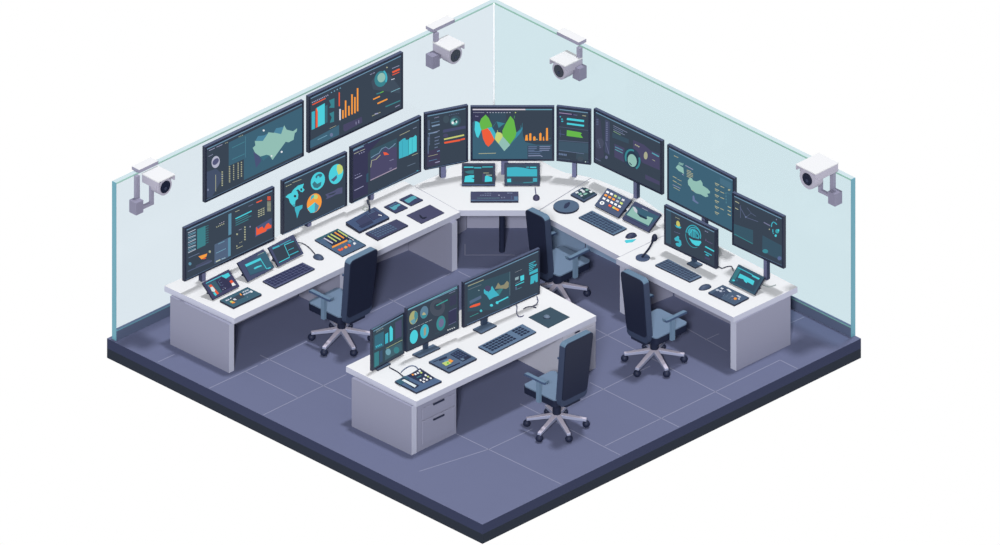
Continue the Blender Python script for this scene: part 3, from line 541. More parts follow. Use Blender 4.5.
# ------------------------------------------------------------------ tilted small displays on easel feet
M_TAB = paint('4b5270', V_, 0.5, 'tablet_frame'); M_TABD = paint('262c42', V_, 0.5, 'tablet_side')
def tablet(label, BLp, BRp, TLp, S, crop, face, t=0.03, framew=0.0, lean=None, frame='4b5270', mat=lit, raise_=0.0, name='tablet', cat='tablet', cable=None, group=None):
    hb = 0.012 if lean is not None else t * 0.85; a = D(*BLp, hb); b = D(*BRp, hb); d = (b - a).normalized(); bk = Vector((-d.y, d.x, 0))      # away from the viewer
    if bk.y < 0: bk = -bk
    dx = TLp[0] - BLp[0]; dy = TLp[1] - BLp[1]
    c = dx / (K * bk.x) if lean is None else lean
    z = (-dy - K * SE * bk.y * c) / (K * CE)
    v = bk * c + Vector((0, 0, z)); n = d.cross(v).normalized()
    if n.y > 0 and n.z < 0: n = -n
    if n.dot(Vector((0, -CE, SE))) < 0: n = -n
    root = thing(name, label, cat, Vector((((a + b) / 2).x, ((a + b) / 2).y, ZT)), group)
    bm = bmesh.new(); slab(bm, [a, b, b + v, a + v], -n * t, 0)
    o = mesh('casing', bm, [paint(frame, 1.5, 0.5, 'tablet_frame'), M_TABD], root, bevel=0.006)
    for pl in o.data.polygons:
        if pl.normal.dot(n) < 0.9: pl.material_index = 1
    def to3(x, y):                             # image place -> point on the tilted face
        o0 = proj(a); ex = proj(a + d); ey = proj(a + v)
        ax, ay = ex[0] - o0[0], ex[1] - o0[1]; bx, by = ey[0] - o0[0], ey[1] - o0[1]
        px, py = x - o0[0], y - o0[1]; det = ax * by - ay * bx
        return a + d * ((px * by - py * bx) / det) + v * ((ax * py - ay * px) / det)
    bm = bmesh.new(); mats = [lit(face) if mat is lit else paint(face, 1.5)]
    L_ = (b - a).length; f = framew / L_; g = framew / v.length
    q = [a + d * (L_ * u) + v * w_ + n * 0.0008 for u, w_ in ((f, g), (1 - f, g), (1 - f, 1 - g), (f, 1 - g))]
    F = bm.faces.new([bm.verts.new(x) for x in q]); F.normal_update()
    if F.normal.dot(n) < 0: F.normal_flip()
    draw(bm, mats, S, crop, to3, n, (lit if mat is lit else (lambda c_: paint(c_, 1.5))), step=0.00012, base=0.0012, raise_=raise_)
    mesh('screen' if mat is lit else 'button_face', bm, mats, root, recalc=False)
    # easel foot: wedge behind the panel
    m0 = (a + b) / 2
    for s in (0.28, -0.28):
        bm = bmesh.new()
        q0 = m0 + d * (L_ * s) - n * t; w2 = d * 0.02
        tri = [q0 + v * 0.03, q0 + v * 0.6, Vector((*(q0 + bk * (c * 0.6 + 0.07)).xy, ZT + 0.002)), Vector((*(q0 + bk * 0.01).xy, ZT + 0.002))]
        slab(bm, [x - w2 for x in tri], w2 * 2)
        mesh('easel_foot', bm, M_TABD, root)
    if cable:
        bm = bmesh.new(); tube(bm, [D(x, y, h) for x, y, h in cable], 0.006); mesh('cable', bm, M_TABD, root, smooth=True)
    return root

A11 = (198, 265, 11.6)
tablet('small tilted tablet with orange-red strips, first from the left end of the left desk', (213.4, 299.6), (239.6, 286.3), (202.4, 282.6), [
 p('3f6070', 100, 230, 250, 150, 320, 290, 190, 360), l(CY, 8, 92, 214, 290, 118), p(CY, 276, 124, 350, 90, 374, 124, 310, 168, 290, 160), p(DP, 200, 180, 290, 140, 380, 190, 400, 250, 280, 310), p('4f8a98', 110, 240, 140, 224, 160, 240, 130, 260),
 p(RED, 122, 240, 152, 224, 244, 330, 222, 344), p('d8e8ea', 140, 262, 168, 250, 200, 290, 190, 314, 160, 306), p(CY, 174, 324, 196, 314, 218, 346, 200, 360), p(RED, 362, 188, 390, 172, 412, 200, 384, 216), p(WH, 386, 216, 410, 202, 440, 232, 398, 246), [l('6a7898', 4, 240 + i * 16, 180 + i * 30, 262 + i * 16, 170 + i * 30) for i in range(4)], l('6a9ab0', 3, 230, 190, 262, 240), e('b8c0d0', 288, 286, 5, 4), e('b8c0d0', 316, 270, 5, 4)], A11, '474868', frame='4b4a68', framew=0.0)
B8 = (234, 230, 8.795)
tablet('tilted tablet with cyan band on teal, second from the left end of the left desk', (248.4, 281.6), (274.3, 268), (237.4, 262.6), [
 p('3f6478', 96, 304, 262, 198, 272, 180, 350, 330, 140, 404, 96, 310), p(CY, 94, 306, 232, 244, 242, 262, 104, 326), l(CY, 6, 236, 262, 288, 344), l(CY, 9, 284, 344, 322, 330), p(CY, 172, 336, 200, 320, 240, 308, 244, 318, 210, 332, 182, 346), l('9ab8a8', 4, 206, 222, 262, 196), p('4b5270', 40, 296, 80, 300, 130, 420, 120, 440), l('39405e', 5, 96, 310, 140, 400, 300, 342)], B8, '4b5270', frame='4b5270')
tablet('tilted tablet with branching cyan lines behind the leftmost keyboard', (278.6, 266.7), (303.7, 253.6), (268.2, 247.4), [
 p(BASE, 338, 176, 528, 88, 590, 200, 396, 296), l(CY2, 14, 338, 164, 400, 138), l(CY2, 6, 404, 134, 500, 86), l(CY, 6, 442, 132, 526, 98), l(CY, 5, 442, 132, 488, 236), l(CY2, 5, 474, 180, 526, 156), l(CY2, 8, 488, 222, 566, 186), l(CY, 7, 396, 286, 488, 240)], B8, '4b5270', frame='4b5270',
 cable=[(298, 242.5, 0.05), (303, 243.5, 0.012), (309, 247.5, 0.01), (315, 254, 0.012)])
C11 = (455, 158, 11.11)
tablet('small upright tablet with cyan tiles, left one on the corner desk', (461.8, 186.2), (495.2, 186.2), (461.8, 163.4), [
 l(CY, 13, 100, 102, 205, 102), l(CY2, 15, 212, 108, 292, 108), l('45a8b4', 14, 302, 100, 420, 98), p('3f7a84', 104, 152, 150, 140, 208, 134, 208, 176, 140, 172), p(CY, 112, 202, 170, 190, 212, 190, 212, 218, 180, 222, 212, 234, 210, 268, 102, 268), p(PUR, 304, 174, 330, 168, 330, 264, 304, 262), p(CY, 334, 200, 360, 196, 412, 216, 412, 260, 330, 266), l(SAND, 7, 314, 166, 376, 166), l('b0bcae', 8, 344, 190, 410, 190), l('4f6288', 9, 80, 296, 440, 296)], C11, BASE, frame='2c3550', lean=0.1, framew=0.022)
tablet('small upright tablet with wide cyan band, right one on the corner desk', (504.4, 186.0), (540.0, 186.0), (504.4, 163.2), [
 p(CY2, 578, 106, 680, 100, 760, 108, 840, 124, 912, 122, 912, 204, 578, 204), p(CY, 580, 232, 622, 228, 624, 268, 580, 268), p('4aa8bc', 866, 222, 912, 222, 912, 264, 866, 264), l(CY, 14, 834, 104, 904, 104), l(CY2, 10, 792, 102, 824, 102), l('45909c', 9, 760, 274, 870, 268), p('42505f', 630, 210, 860, 210, 860, 262, 640, 262)], C11, '3f5566', frame='2c3550', lean=0.1, framew=0.022)
E9 = (565, 183, 9.56)
btn = []
cols = [['f2f3f5', 'f2f3f5', LIME, '8fb8a8', 'd0d2da'], [OR, OR, OR, 'c0c4d0', LIME], ['f2f3f5', 'f2f3f5', 'f2f3f5', 'f2f3f5', 'f2f3f5'], [None, None, RED, LIME, RED]]
for r_ in range(4):
    for c_ in range(5):
        if cols[r_][c_]:
            cx = 408 + c_ * 37 - r_ * 17; cy = 88 + c_ * 19 + r_ * 31
            btn.append(p(cols[r_][c_], cx - 16, cy + 2, cx - 6, cy - 14, cx + 17, cy - 2, cx + 7, cy + 15))
btn += [e('f2f3f5', 356, 193, 22, 17), p(OR, 440, 236, 452, 220, 478, 236, 468, 254) if False else e('3b4a60', 356, 193, 9, 7), p(OR, 470, 246, 478, 234, 516, 256, 508, 272)]
tablet('tilted button console with orange and white keys on the right desk', (594.4, 205.4), (618.2, 217.4), (607.6, 187.9), btn, E9, '4a5672', frame='4a5672', mat=None, raise_=0.004, name='button_console', cat='control console', t=0.035)
tablet('tilted tablet with mint green graph beside the coloured button console', (621.9, 218.8), (648.2, 231.9), (634.9, 201.2), [
 p('3f6478', 652, 214, 900, 320, 800, 420, 570, 300), p(MINT, 648, 228, 690, 292, 716, 324, 780, 350, 784, 318, 846, 336, 800, 408, 590, 304), p('c8ccd8', 648, 226, 670, 232, 692, 262, 690, 292, 664, 270), p('2b3a50', 690, 286, 706, 296, 790, 338, 776, 350, 716, 324), l('a8b8c8', 4, 738, 240, 792, 268), l('39405e', 5, 560, 316, 790, 428), l('39405e', 5, 800, 420, 850, 330)], E9, '4b5270', frame='4a4f6c', framew=0.0, t=0.03)
G9 = (700, 255, 9.906)
tablet('tilted tablet with jagged cyan shape near the right end of the right desk', (728.4, 282.0), (754.2, 294.9), (738.6, 264.2), [
 p('3f7a84', 372, 118, 408, 140, 340, 268, 300, 262), p('3b4f62', 408, 140, 608, 230, 530, 372, 330, 276), l(CY2, 10, 376, 124, 520, 196), p(CY, 520, 196, 594, 232, 582, 246, 514, 210), p(CY, 396, 184, 470, 220, 540, 258, 526, 300, 500, 284, 470, 268, 462, 280, 440, 262, 430, 240, 376, 224), e(CY, 334, 252, 14, 8, 15), e('3f6478', 368, 250, 10, 12), l('3f6478', 4, 330, 276, 520, 370)], G9, '3f5a6c', frame='4a4f6c', framew=0.0, t=0.03,
 cable=[(733.5, 271, 0.01), (731.5, 266.5, 0.01), (727, 266.6, 0.01), (722, 268.2, 0.01), (718.8, 266.5, 0.01)])

# ------------------------------------------------------------------ flat devices on the desks
def flat(name, label, cat, L, T, R, B, h, top, S=(), crop=(0, 0, 1), side='262c42', raise_=0.004, part='buttons', bevel=0.004, lift=0.0, mat=None, group=None, extra=None, wedge=0.0):
    pts = [W(L[0], L[1], ZT + lift + h / 2), W(B[0], B[1], ZT + lift), W(R[0], R[1], ZT + lift + h / 2), W(T[0], T[1], ZT + lift + h)]
    c = sum(pts, Vector()) / 4
    root = thing(name, label, cat, Vector((c.x, c.y, ZT)), group)
    bm = bmesh.new(); prism(bm, pts, ZT + lift, ZT + lift + h, 0, 1)
    mesh('casing', bm, [paint(top, T_, 0.5), paint(side, V_, 0.5, 'side')], root, bevel=bevel)
    if S:
        bm = bmesh.new(); mats = []; z = ZT + lift + h
        draw(bm, mats, S, crop, lambda x, y: W(x, y, z), Vector((0, 0, 1)), mat or (lambda c_: paint(c_, T_)), step=0.0001, base=0.0005, raise_=raise_)
        mesh(part, bm, mats, root, recalc=False)
    return root, pts
def keyboard(label, L, T, R, B, top, keyc, nr, nc, m=0.09, block=None, h=0.022, side='262c42', part='keys'):
    root, P = flat('keyboard', label, 'keyboard', L, T, R, B, h, top, side=side)
    l_, b_, r_, t_ = P; bm = bmesh.new(); z = ZT + h
    # u runs along the long side
    if (b_ - l_).length > (t_ - l_).length: o, U, Vv = l_, b_ - l_, t_ - l_
    else: o, U, Vv = l_, t_ - l_, b_ - l_
    def key(u0, u1, v0, v1):
        q = [o + U * u + Vv * v for u, v in ((u0, v0), (u1, v0), (u1, v1), (u0, v1))]
        prism(bm, q, z + 0.0003, z + 0.006)
    mu = m * Vv.length / U.length
    secs = block or [(mu, 1 - mu, nc)]
    for si, (u0, u1, n_) in enumerate(secs):
        if si: mesh(part, bm, paint(keyc, T_, 0.5, 'keys'), root); bm = bmesh.new(); part = 'number_keys'
        for i in range(nr):
            va = m + (1 - 2 * m) * i / nr; vb = m + (1 - 2 * m) * (i + 0.62) / nr
            j = 0
            while j < n_:
                k_ = 1
                if i == nr // 2 + 1 and n_ > 8 and 4 <= j < 8: k_ = 4
                ua = u0 + (u1 - u0) * j / n_; ub = u0 + (u1 - u0) * (j + k_ - 0.3) / n_
                key(ua, ub, va, vb); j += k_
    mesh(part, bm, paint(keyc, T_, 0.5, 'keys'), root)
    return root
keyboard('dark purple keyboard beside the two tilted tablets on the left desk', (262.4, 281.6), (302.6, 262.2), (315, 269.2), (275.4, 289.2), '555b7c', '31365a', 4, 11)
keyboard('dark keyboard with wide lower keys below the desk phone console', (365.3, 233.6), (396.4, 219.0), (408.3, 225.9), (377.7, 241.4), '444766', '566b88', 4, 10, block=[(0.07, 0.72, 8)])
keyboard('slate keyboard on the right desk beside the round pad', (578.5, 217.8), (592, 210.4), (627.0, 228.9), (613.4, 236.2), '5f7893', '3c4b66', 4, 11)
keyboard('slate keyboard beside the desk microphone', (655.0, 265.5), (668, 258.7), (701.8, 277), (690, 283.0), '61758f', '3f4c64', 4, 11)
keyboard('blue-grey keyboard with separate number block on the front desk', (478.0, 347.3), (522.4, 323.8), (536.4, 332.4), (492.4, 355.4), '627a97', '28324c', 4, 13, block=[(0.06, 0.62, 8), (0.72, 0.93, 3)], m=0.12)
# wide controller on the corner desk
bmx = [dash('7c86a0', 5, 330, 394, 410, 394, 3, .7), dash('7c86a0', 8, 278, 416, 410, 416, 5, .6), dash('a8acc0', 9, 482, 416, 500, 416, 1, .9), l('4f6478', 4, 240, 442, 500, 442), dash('5c7488', 8, 250, 452, 500, 452, 14, .7), dash('8a94ac', 10, 514, 444, 570, 442, 2, .4), l('5a6c94', 5, 628, 424, 628, 464), l('8a92b0', 6, 580, 394, 606, 394), l('8a92b0', 6, 614, 394, 638, 394), p('5d7a9a', 656, 432, 700, 432, 700, 470, 656, 470)]
pts = [(470.6, 201.8), (518.4, 201.8), (518.4, 191.3), (470.6, 191.3)]
root = thing('keyboard', 'wide dark purple keyboard on the corner desk below two small tablets', 'keyboard', D(494.5, 197))
bm = bmesh.new(); z = ZT + 0.024
Q = [W(470.6, 201.1, z), W(518.5, 201.1, z), W(518.5, 191.4, z), W(470.6, 191.4, z)]
prism(bm, Q, ZT, z, 0, 1); mesh('casing', bm, [paint('484a69', T_, 0.5), paint('262c42', F_, 0.5)], root, bevel=0.003)
bm = bmesh.new(); mats = []
draw(bm, mats, bmx + [l('5d7a9a', 6, 178, 474, 700, 474)], C11, lambda x, y: W(x, y, z), Vector((0, 0, 1)), lambda c_: paint(c_, T_), step=0.0001, base=0.0005, raise_=0.003)
mesh('keys', bm, mats, root, recalc=False)

flat('keypad', 'small dark teal keypad at the left end of the left desk', 'keypad', (219.6, 301.2), (247.3, 286.8), (261.8, 295.0), (233.6, 309.4), 0.03, '3f6274',
 [p('3b4654', 370, 400, 520, 320, 540, 370, 470, 400, 400, 440), [p('c8cede', 318 + i * 22, 412 - i * 9, 332 + i * 22, 404 - i * 9, 346 + i * 22, 414 - i * 9, 330 + i * 22, 422 - i * 9) for i in range(2)], e(WH, 380, 388, 9, 6), p('d8dce6', 400, 400, 430, 392, 452, 408, 420, 414), p(LIME, 366, 428, 392, 416, 408, 428, 384, 440), p(OR, 388, 440, 410, 426, 432, 436, 398, 452),
  p(OR, 480, 338, 492, 332, 512, 352, 496, 358), [p('d0d6e2', 512 + i * 24, 318 - i * 11, 530 + i * 24, 308 - i * 11, 540 + i * 24, 316 - i * 11, 524 + i * 24, 324 - i * 11) for i in range(3)], [p('c0c8d8', 520 + i * 28, 346 - i * 12, 540 + i * 28, 334 - i * 12, 556 + i * 28, 342 - i * 12, 532 + i * 28, 354 - i * 12) for i in range(3)], p(WH, 600, 304, 620, 300, 636, 316, 614, 326), e('7c94a8', 574, 376, 8, 5)], A11)
Cc = (312, 225, 15.57)
flat('control_panel', 'mixing panel with green, orange and red sliders behind the chair at the left desk', 'control panel', (314.5, 240.3), (338.2, 228.8), (366.2, 245.6), (342.6, 257.4), 0.02, '4f6784',
 [p('3a6473', 60, 222, 400, 60, 830, 310, 700, 250, 400, 90, 130, 226), p('28304a', 170, 206, 220, 190, 410, 80, 660, 230, 540, 240, 330, 350, 310, 320), l('c8c6d6', 20, 184, 208, 322, 288), l(LIME, 20, 244, 172, 382, 262), l(LIME, 20, 290, 146, 446, 236), l(OR, 20, 350, 118, 498, 210), l(LIME, 20, 402, 90, 552, 186), l(OR, 24, 312, 352, 548, 242), l(WH, 8, 560, 190, 656, 244), p('6a93aa', 552, 262, 590, 228, 620, 262, 586, 290),
  p(RED, 400, 384, 424, 372, 440, 384, 460, 356, 492, 366, 480, 392, 436, 410, 406, 400), p(OR, 494, 350, 520, 326, 556, 344, 548, 362, 510, 372), p(RED, 550, 312, 572, 300, 606, 318, 600, 336, 576, 344), p(WH, 636, 286, 662, 274, 690, 290, 664, 314, 646, 304)], Cc, part='sliders')
D9 = (342, 190, 9.524)
# desk phone console: a wedge
root = thing('desk_phone', 'dark slanted desk phone console beside the dark keyboard on the left desk', 'desk phone', D(367, 222))
q0, q1, q2, q3 = D(345.6, 225.4), D(359.6, 234.0), D(389.6, 219.6), D(374.6, 210.2)
bm = bmesh.new(); lo = [bm.verts.new(v) for v in (q0, q1, q2, q3)]; hs = (0.035, 0.035, 0.06, 0.06)
hi = [bm.verts.new(v + Vector((0, 0, h_))) for v, h_ in zip((q0, q1, q2, q3), (0.05, 0.035, 0.035, 0.05))]
bm.faces.new(hi); bm.faces.new(lo[::-1])
for i in range(4): f = bm.faces.new((lo[i], lo[(i + 1) % 4], hi[(i + 1) % 4], hi[i])); f.material_index = 1
mesh('casing', bm, [paint('46587a', T_, 0.5), M_TABD], root, bevel=0.006)
a, b, c = q0 + Vector((0, 0, 0.05)), q1 + Vector((0, 0, 0.035)), q3 + Vector((0, 0, 0.05)); nn = (b - a).cross(c - a).normalized()
if nn.z < 0: nn = -nn
def onp(x, y):
    o0, e1, e2 = proj(a), proj(b), proj(c); ax, ay, bx, by = e1[0] - o0[0], e1[1] - o0[1], e2[0] - o0[0], e2[1] - o0[1]
    px, py = x - o0[0], y - o0[1]; det = ax * by - ay * bx
    return a + (b - a) * ((px * by - py * bx) / det) + (c - a) * ((ax * py - ay * px) / det)
bm = bmesh.new(); mats = []
draw(bm, mats, [p('3d4363', 130, 300, 225, 235, 290, 290, 200, 360), p('333a58', 160, 346, 280, 290, 300, 310, 190, 364), p('3d4363', 230, 226, 300, 186, 400, 240, 300, 290), l('57708c', 6, 250, 236, 314, 204), l('57708c', 5, 240, 224, 300, 196), l(WH, 8, 346, 240, 380, 246), l('3b4a66', 4, 200, 270, 330, 250)], D9, onp, nn, lambda c_: paint(c_, T_), step=0.0001, base=0.0006, raise_=0.004)
mesh('buttons', bm, mats, root, recalc=False)
bm = bmesh.new(); tube(bm, [D(369.5, 212.5, 0.05), D(369.3, 206, 0.06), D(367.8, 203, 0.1), D(367.6, 200, 0.12)], 0.011); mesh('cable', bm, M_TABD, root, smooth=True)
bm = bmesh.new(); tube(bm, [D(365.6 + 2.8 * math.cos(t_ / 10 * 2 * math.pi), 208.6 + 1.6 * math.sin(t_ / 10 * 2 * math.pi), 0.008) for t_ in range(10)], 0.006)
tag(mesh('coiled_cable', bm, paint('b9c2bd', T_), None, smooth=True), 'small pale coil of cable beside the desk phone console', 'cable')
flat('touch_pad', 'small square dark pad with cyan graph, nearer the desk phone console', 'touch pad', (383.8, 207.0), (395.8, 201.0), (408, 207.9), (395.8, 214.0), 0.016, '3f4566',
 [p('5fa8b8', 452, 166, 480, 160, 496, 148, 520, 140, 540, 130, 560, 142, 530, 160, 520, 180, 496, 194, 476, 182), p('55799a', 440, 160, 520, 118, 530, 122, 452, 166)], D9, mat=lit, raise_=0, part='display')
flat('touch_pad', 'small square dark pad with cyan graph, nearest the seam of the corner desk', 'touch pad', (399.2, 199.7), (411, 193.6), (423.2, 200.3), (411, 206.6), 0.016, '3f4566',
 [p('5fa8b8', 592, 98, 660, 62, 690, 54, 716, 78, 690, 86, 660, 108, 640, 124, 620, 120)], D9, mat=lit, raise_=0, part='display')
flat('mouse_mat', 'dark purple mat with a black tick mark on the left desk', 'mouse mat', (406.3, 215.5), (430, 204.4), (444.6, 213), (421.5, 224.2), 0.01, '4a4b6a',
 [p('1f2438', 734, 236, 748, 240, 770, 262, 812, 256, 790, 276, 764, 276, 744, 262)], D9, raise_=0.001, part='tick_mark', side='2d3150')
# right desk keypad, round pad
E = E9
flat('keypad', 'small dark keypad with pale keys beside the round pad', 'keypad', (570.4, 195.0), (582.6, 187.0), (597.2, 194.6), (583.8, 203), 0.025, '4a5a74',
 [p('2c4450', 100, 96, 190, 44, 290, 96, 180, 156), p('dfe6ea', 96, 92, 118, 82, 136, 94, 108, 104), p('e8ecf0', 140, 72, 160, 62, 184, 76, 168, 84), p('dfe6ea', 160, 84, 188, 76, 192, 92, 168, 96), p('8fc0b0', 190, 70, 210, 58, 228, 70, 208, 80), p('e8ecf0', 230, 82, 250, 74, 266, 90, 244, 100), p('8fc0b0', 122, 108, 150, 96, 164, 108, 140, 118), p('8fc0b0', 170, 108, 200, 96, 220, 104, 186, 120), p('cfd8dc', 142, 124, 162, 116, 174, 126, 156, 134)], E9, raise_=0.004)
root = thing('turntable_pad', 'round slate pad with dark leaf mark on the right desk', 'round pad', D(566, 207.5))
c = D(566.2, 207.8, 0.0); bm = bmesh.new(); cyl(bm, c, c + Vector((0, 0, 0.028)), 0.158, n=48)
o = mesh('disc', bm, [paint('576c86', T_, 0.5), paint('262c42', V_, 0.5)], root, bevel=0.004)
for pl in o.data.polygons:
    if pl.normal.z < 0.7: pl.material_index = 1
bm = bmesh.new(); mats = []
draw(bm, mats, [p('333b58', 196, 140, 206, 116, 240, 100, 250, 108, 238, 134, 216, 152, 200, 152), l('2c3450', 3, 198, 150, 246, 104)], (540, 190, 8.26), lambda x, y: W(x, y, ZT + 0.028), Vector((0, 0, 1)), lambda c_: paint(c_, T_), raise_=0.003)
mesh('leaf_mark', bm, mats, root, recalc=False)
flat('keypad', 'slate keypad with one orange key below the rightmost tablet', 'keypad', (708.0, 293.1), (722.8, 284.6), (749.2, 298.2), (734.5, 306.6), 0.025, '4c5f78',
 [p('3d4c66', 120, 384, 230, 318, 310, 360, 200, 424), p('d8dce6', 200, 334, 214, 324, 236, 334, 222, 344), p('b8c0d0', 152, 348, 172, 338, 196, 352, 170, 362), p('c8cede', 186, 358, 212, 350, 222, 364, 200, 370), p(WH, 262, 342, 284, 342, 314, 366, 290, 368), p('8a94ac', 228, 360, 240, 356, 248, 364, 236, 370), p(OR, 332, 432, 346, 422, 368, 430, 358, 446, 340, 444), p('c8cede', 360, 404, 376, 400, 408, 418, 392, 428), p('c8cede', 376, 434, 388, 430, 396, 440, 384, 446), p('8a94ac', 306, 410, 324, 404, 336, 414, 316, 420),
  [e('6d7c94', 216 + i * 28, 378 + i * 14, 6, 4) for i in range(4)], [e('6d7c94', 232 + i * 28, 404 + i * 14, 6, 4) for i in range(4)]], G9)
FD = (390, 345, 10.28)
flat('keypad', 'teal-edged keypad with white slot and coloured keys at the left end of the front desk', 'keypad', (394.6, 382.0), (417.8, 370.0), (442, 381.8), (416.4, 394.3), 0.028, '51688a',
 [p('3d6478', 60, 376, 150, 320, 200, 350, 110, 410), p('28304a', 108, 356, 140, 340, 300, 416, 262, 448, 240, 446), p('dfe9ec', 120, 366, 146, 354, 274, 422, 254, 440), p('2c3452', 180, 318, 310, 240, 460, 340, 340, 396), [p(c_, x, y, x + 14, y - 8, x + 30, y + 6, x + 14, y + 14) for c_, x, y in ((OR, 220, 306), ('f2f3f5', 246, 300), ('f2f3f5', 272, 288), (LIME, 306, 284), ('f2f3f5', 290, 266), ('f2f3f5', 352, 312), (LIME, 376, 326), ('f2f3f5', 336, 348), ('f2f3f5', 300, 362), ('f2f3f5', 404, 342), ('f2f3f5', 332, 378), ('f2f3f5', 364, 358))], [l('3f7a84', 10, 276, 340, 322, 318)]], FD)
bm = bmesh.new(); tube(bm, [D(389.6, 366.6, 0.02), D(390.0, 367.6, 0.01), D(397, 371.5, 0.008), D(401, 374.5, 0.008), D(404.4, 377.5, 0.02)], 0.007)
tag(mesh('cable', bm, M_TABD, None, smooth=True), 'dark cable from the small monitor to the keypad on the front desk', 'cable')
bm = bmesh.new(); tube(bm, [D(401, 372.4, 0.008), D(404.5, 369, 0.008), D(410, 366, 0.008), D(415, 366.2, 0.008), D(418.6, 369.5, 0.01), D(420.6, 371.6, 0.02)], 0.006)
tag(mesh('cable', bm, paint('55678a', T_), None, smooth=True), 'thin looping blue-grey cable behind the front desk keypad', 'cable')
flat('calculator', 'blue-grey calculator panel with lime and orange square on the front desk', 'calculator', (428.6, 362.4), (457.8, 347.6), (477.0, 359.2), (449, 374.0), 0.028, '56697f' if False else '566a86',
 [p('28304a', 620, 100, 700, 52, 840, 124, 750, 172), [[p('566a86' if False else '46587a', 634 + i * 25 + j * 26, 98 - i * 13 + j * 14, 648 + i * 25 + j * 26, 90 - i * 13 + j * 14, 664 + i * 25 + j * 26, 98 - i * 13 + j * 14, 650 + i * 25 + j * 26, 106 - i * 13 + j * 14) for i in range(3)] for j in range(4)], l('28304a', 18, 506, 158, 584, 126), p('5f93b0', 548, 170, 596, 146, 616, 160, 570, 186), p(LIME, 534, 190, 596, 166, 630, 190, 574, 218), p(OR, 596, 160, 616, 148, 652, 166, 628, 186), e(GR, 594, 190, 12, 9), l('2c3452', 9, 586, 244, 718, 186), l('2c3452', 4, 444, 178, 500, 156), p('6a8098', 722, 150, 744, 136, 770, 150, 748, 164)], FD)
# mats and mice
r_, P_ = flat('mouse_mat', 'dark teal mouse mat on the right part of the front desk', 'mouse mat', (528.4, 317.3), (550.3, 307.0), (569.8, 317.2), (548.3, 328.4), 0.006, '3b5262', side='2a3a4c', bevel=0.0)
def mouse(label, px, py, a, b, h, ang, top='46546e', lift=0.0, cable=None):
    c = D(px, py, lift); root = thing('computer_mouse', label, 'mouse', c)
    bm = bmesh.new(); ball(bm, c + Vector((0, 0, 0.0)), a, b, h, ang, half=True)
    for f in list(bm.faces): pass
    mesh('body', bm, paint(top, T_, 0.45), root, smooth=True)
    bm = bmesh.new(); ball(bm, c + Vector((0, 0, 0.0005)), a * 1.06, b * 1.06, h * 0.45, ang, half=True); mesh('underside', bm, M_TABD, root, smooth=True)
    if cable:
        bm = bmesh.new(); tube(bm, [D(x, y, hh) for x, y, hh in cable], 0.006); mesh('cable', bm, M_TABD, root, smooth=True)
mouse('dark mouse on a cable beside the tilted tablets on the left desk', 318.5, 257.8, 0.055, 0.075, 0.042, 0.75)
mouse('dark mouse beside the slate keyboard, above a cyan pen', 631.1, 236.4, 0.075, 0.05, 0.045, 0.55, top='343a55')
mouse('dark slate mouse between the keyboard and keypad on the rightmost desk', 705.0, 288.0, 0.085, 0.05, 0.045, 0.6)
mouse('tiny grey mouse lying on the dark teal mouse mat', 546.8, 317.4, 0.045, 0.035, 0.035, -0.3, top='6a7c92', lift=0.006)
c = D(536.3, 198.6); root = thing('computer_mouse', 'small round mouse hanging on a cable from the right corner-desk tablet', 'mouse', c)
bm = bmesh.new(); ball(bm, c, 0.043, 0.06, 0.05, half=True); mesh('body', bm, paint('43425f', T_, 0.5), root, smooth=True)
bm = bmesh.new(); tube(bm, [D(535.2, 187.5, 0.008), D(535.4, 190.5, 0.008), D(536.0, 194.5, 0.01)], 0.006); mesh('cable', bm, paint('6a6c8c', T_), root, smooth=True)
# cyan pen / marker flat on the desk
bm = bmesh.new(); q = [D(624.6, 241.0), D(626.5, 240.2), D(636.2, 239.5), D(632.5, 242.2), D(626, 243.2)]
prism(bm, q, ZT, ZT + 0.006); tag(mesh('marker', bm, paint('4fd0dd', T_), bevel=0.001), 'flat cyan marker lying below the dark mouse on the right desk', 'marker')
# microphone
c = D(642.8, 258.2); root = thing('desk_microphone', 'dark gooseneck microphone standing on the right desk', 'microphone', c)
bm = bmesh.new(); cyl(bm, c, c + Vector((0, 0, 0.015)), 0.088, n=36); mesh('base', bm, paint('4a5876', T_, 0.5), root, bevel=0.004)
hd = Vector((0.155, 0.03, 0.255)); s0 = c + Vector((-0.01, 0.0, 0.015))
bm = bmesh.new(); tube(bm, [s0, s0 + hd * 0.5 + Vector((0.012, 0, -0.008)), s0 + hd * 0.92], 0.013); mesh('stem', bm, M_NAVY, root, smooth=True)
bm = bmesh.new(); dd = hd.normalized(); cyl(bm, s0 + hd * 0.8, s0 + hd * 0.98, 0.016, 0.034, n=20); ball(bm, s0 + hd, 0.036, 0.036, 0.05); mesh('head', bm, M_NAVY, root, smooth=True)
# loose cables
for lab, pts_, cc in (('thin cable curling below the wide front desk monitor', [(515.5, 302, 0.04), (517, 307, 0.01), (516.6, 312.5, 0.008), (518.4, 316.2, 0.008), (521, 316.6, 0.008), (523.6, 315.4, 0.008)], '55597a'),
                      ('dark cable end lying between the wide monitor and the mouse mat', [(523.4, 308.8, 0.008), (527, 307, 0.008), (531.5, 306.6, 0.008), (536.4, 307.8, 0.008)], '353a56'),
                      ('pale cable curving beside the post of the rightmost monitor', [(762.6, 284.5, 0.008), (766, 286.2, 0.008), (770, 286.6, 0.008), (775.8, 284.8, 0.008)], '9aa8a8')):
    bm = bmesh.new(); tube(bm, [D(*q) for q in pts_], 0.006); tag(mesh('cable', bm, paint(cc, T_), None, smooth=True), lab, 'cable')
bm = bmesh.new(); tube(bm, [D(*q) for q in [(536.8, 296.5, 0.03), (538, 301, 0.01), (536, 304.5, 0.008), (533.6, 306, 0.014)]], 0.006); tag(mesh('cable', bm, paint('55597a', T_), None, smooth=True), 'short cable dropping from the right corner of the wide front desk monitor', 'cable')

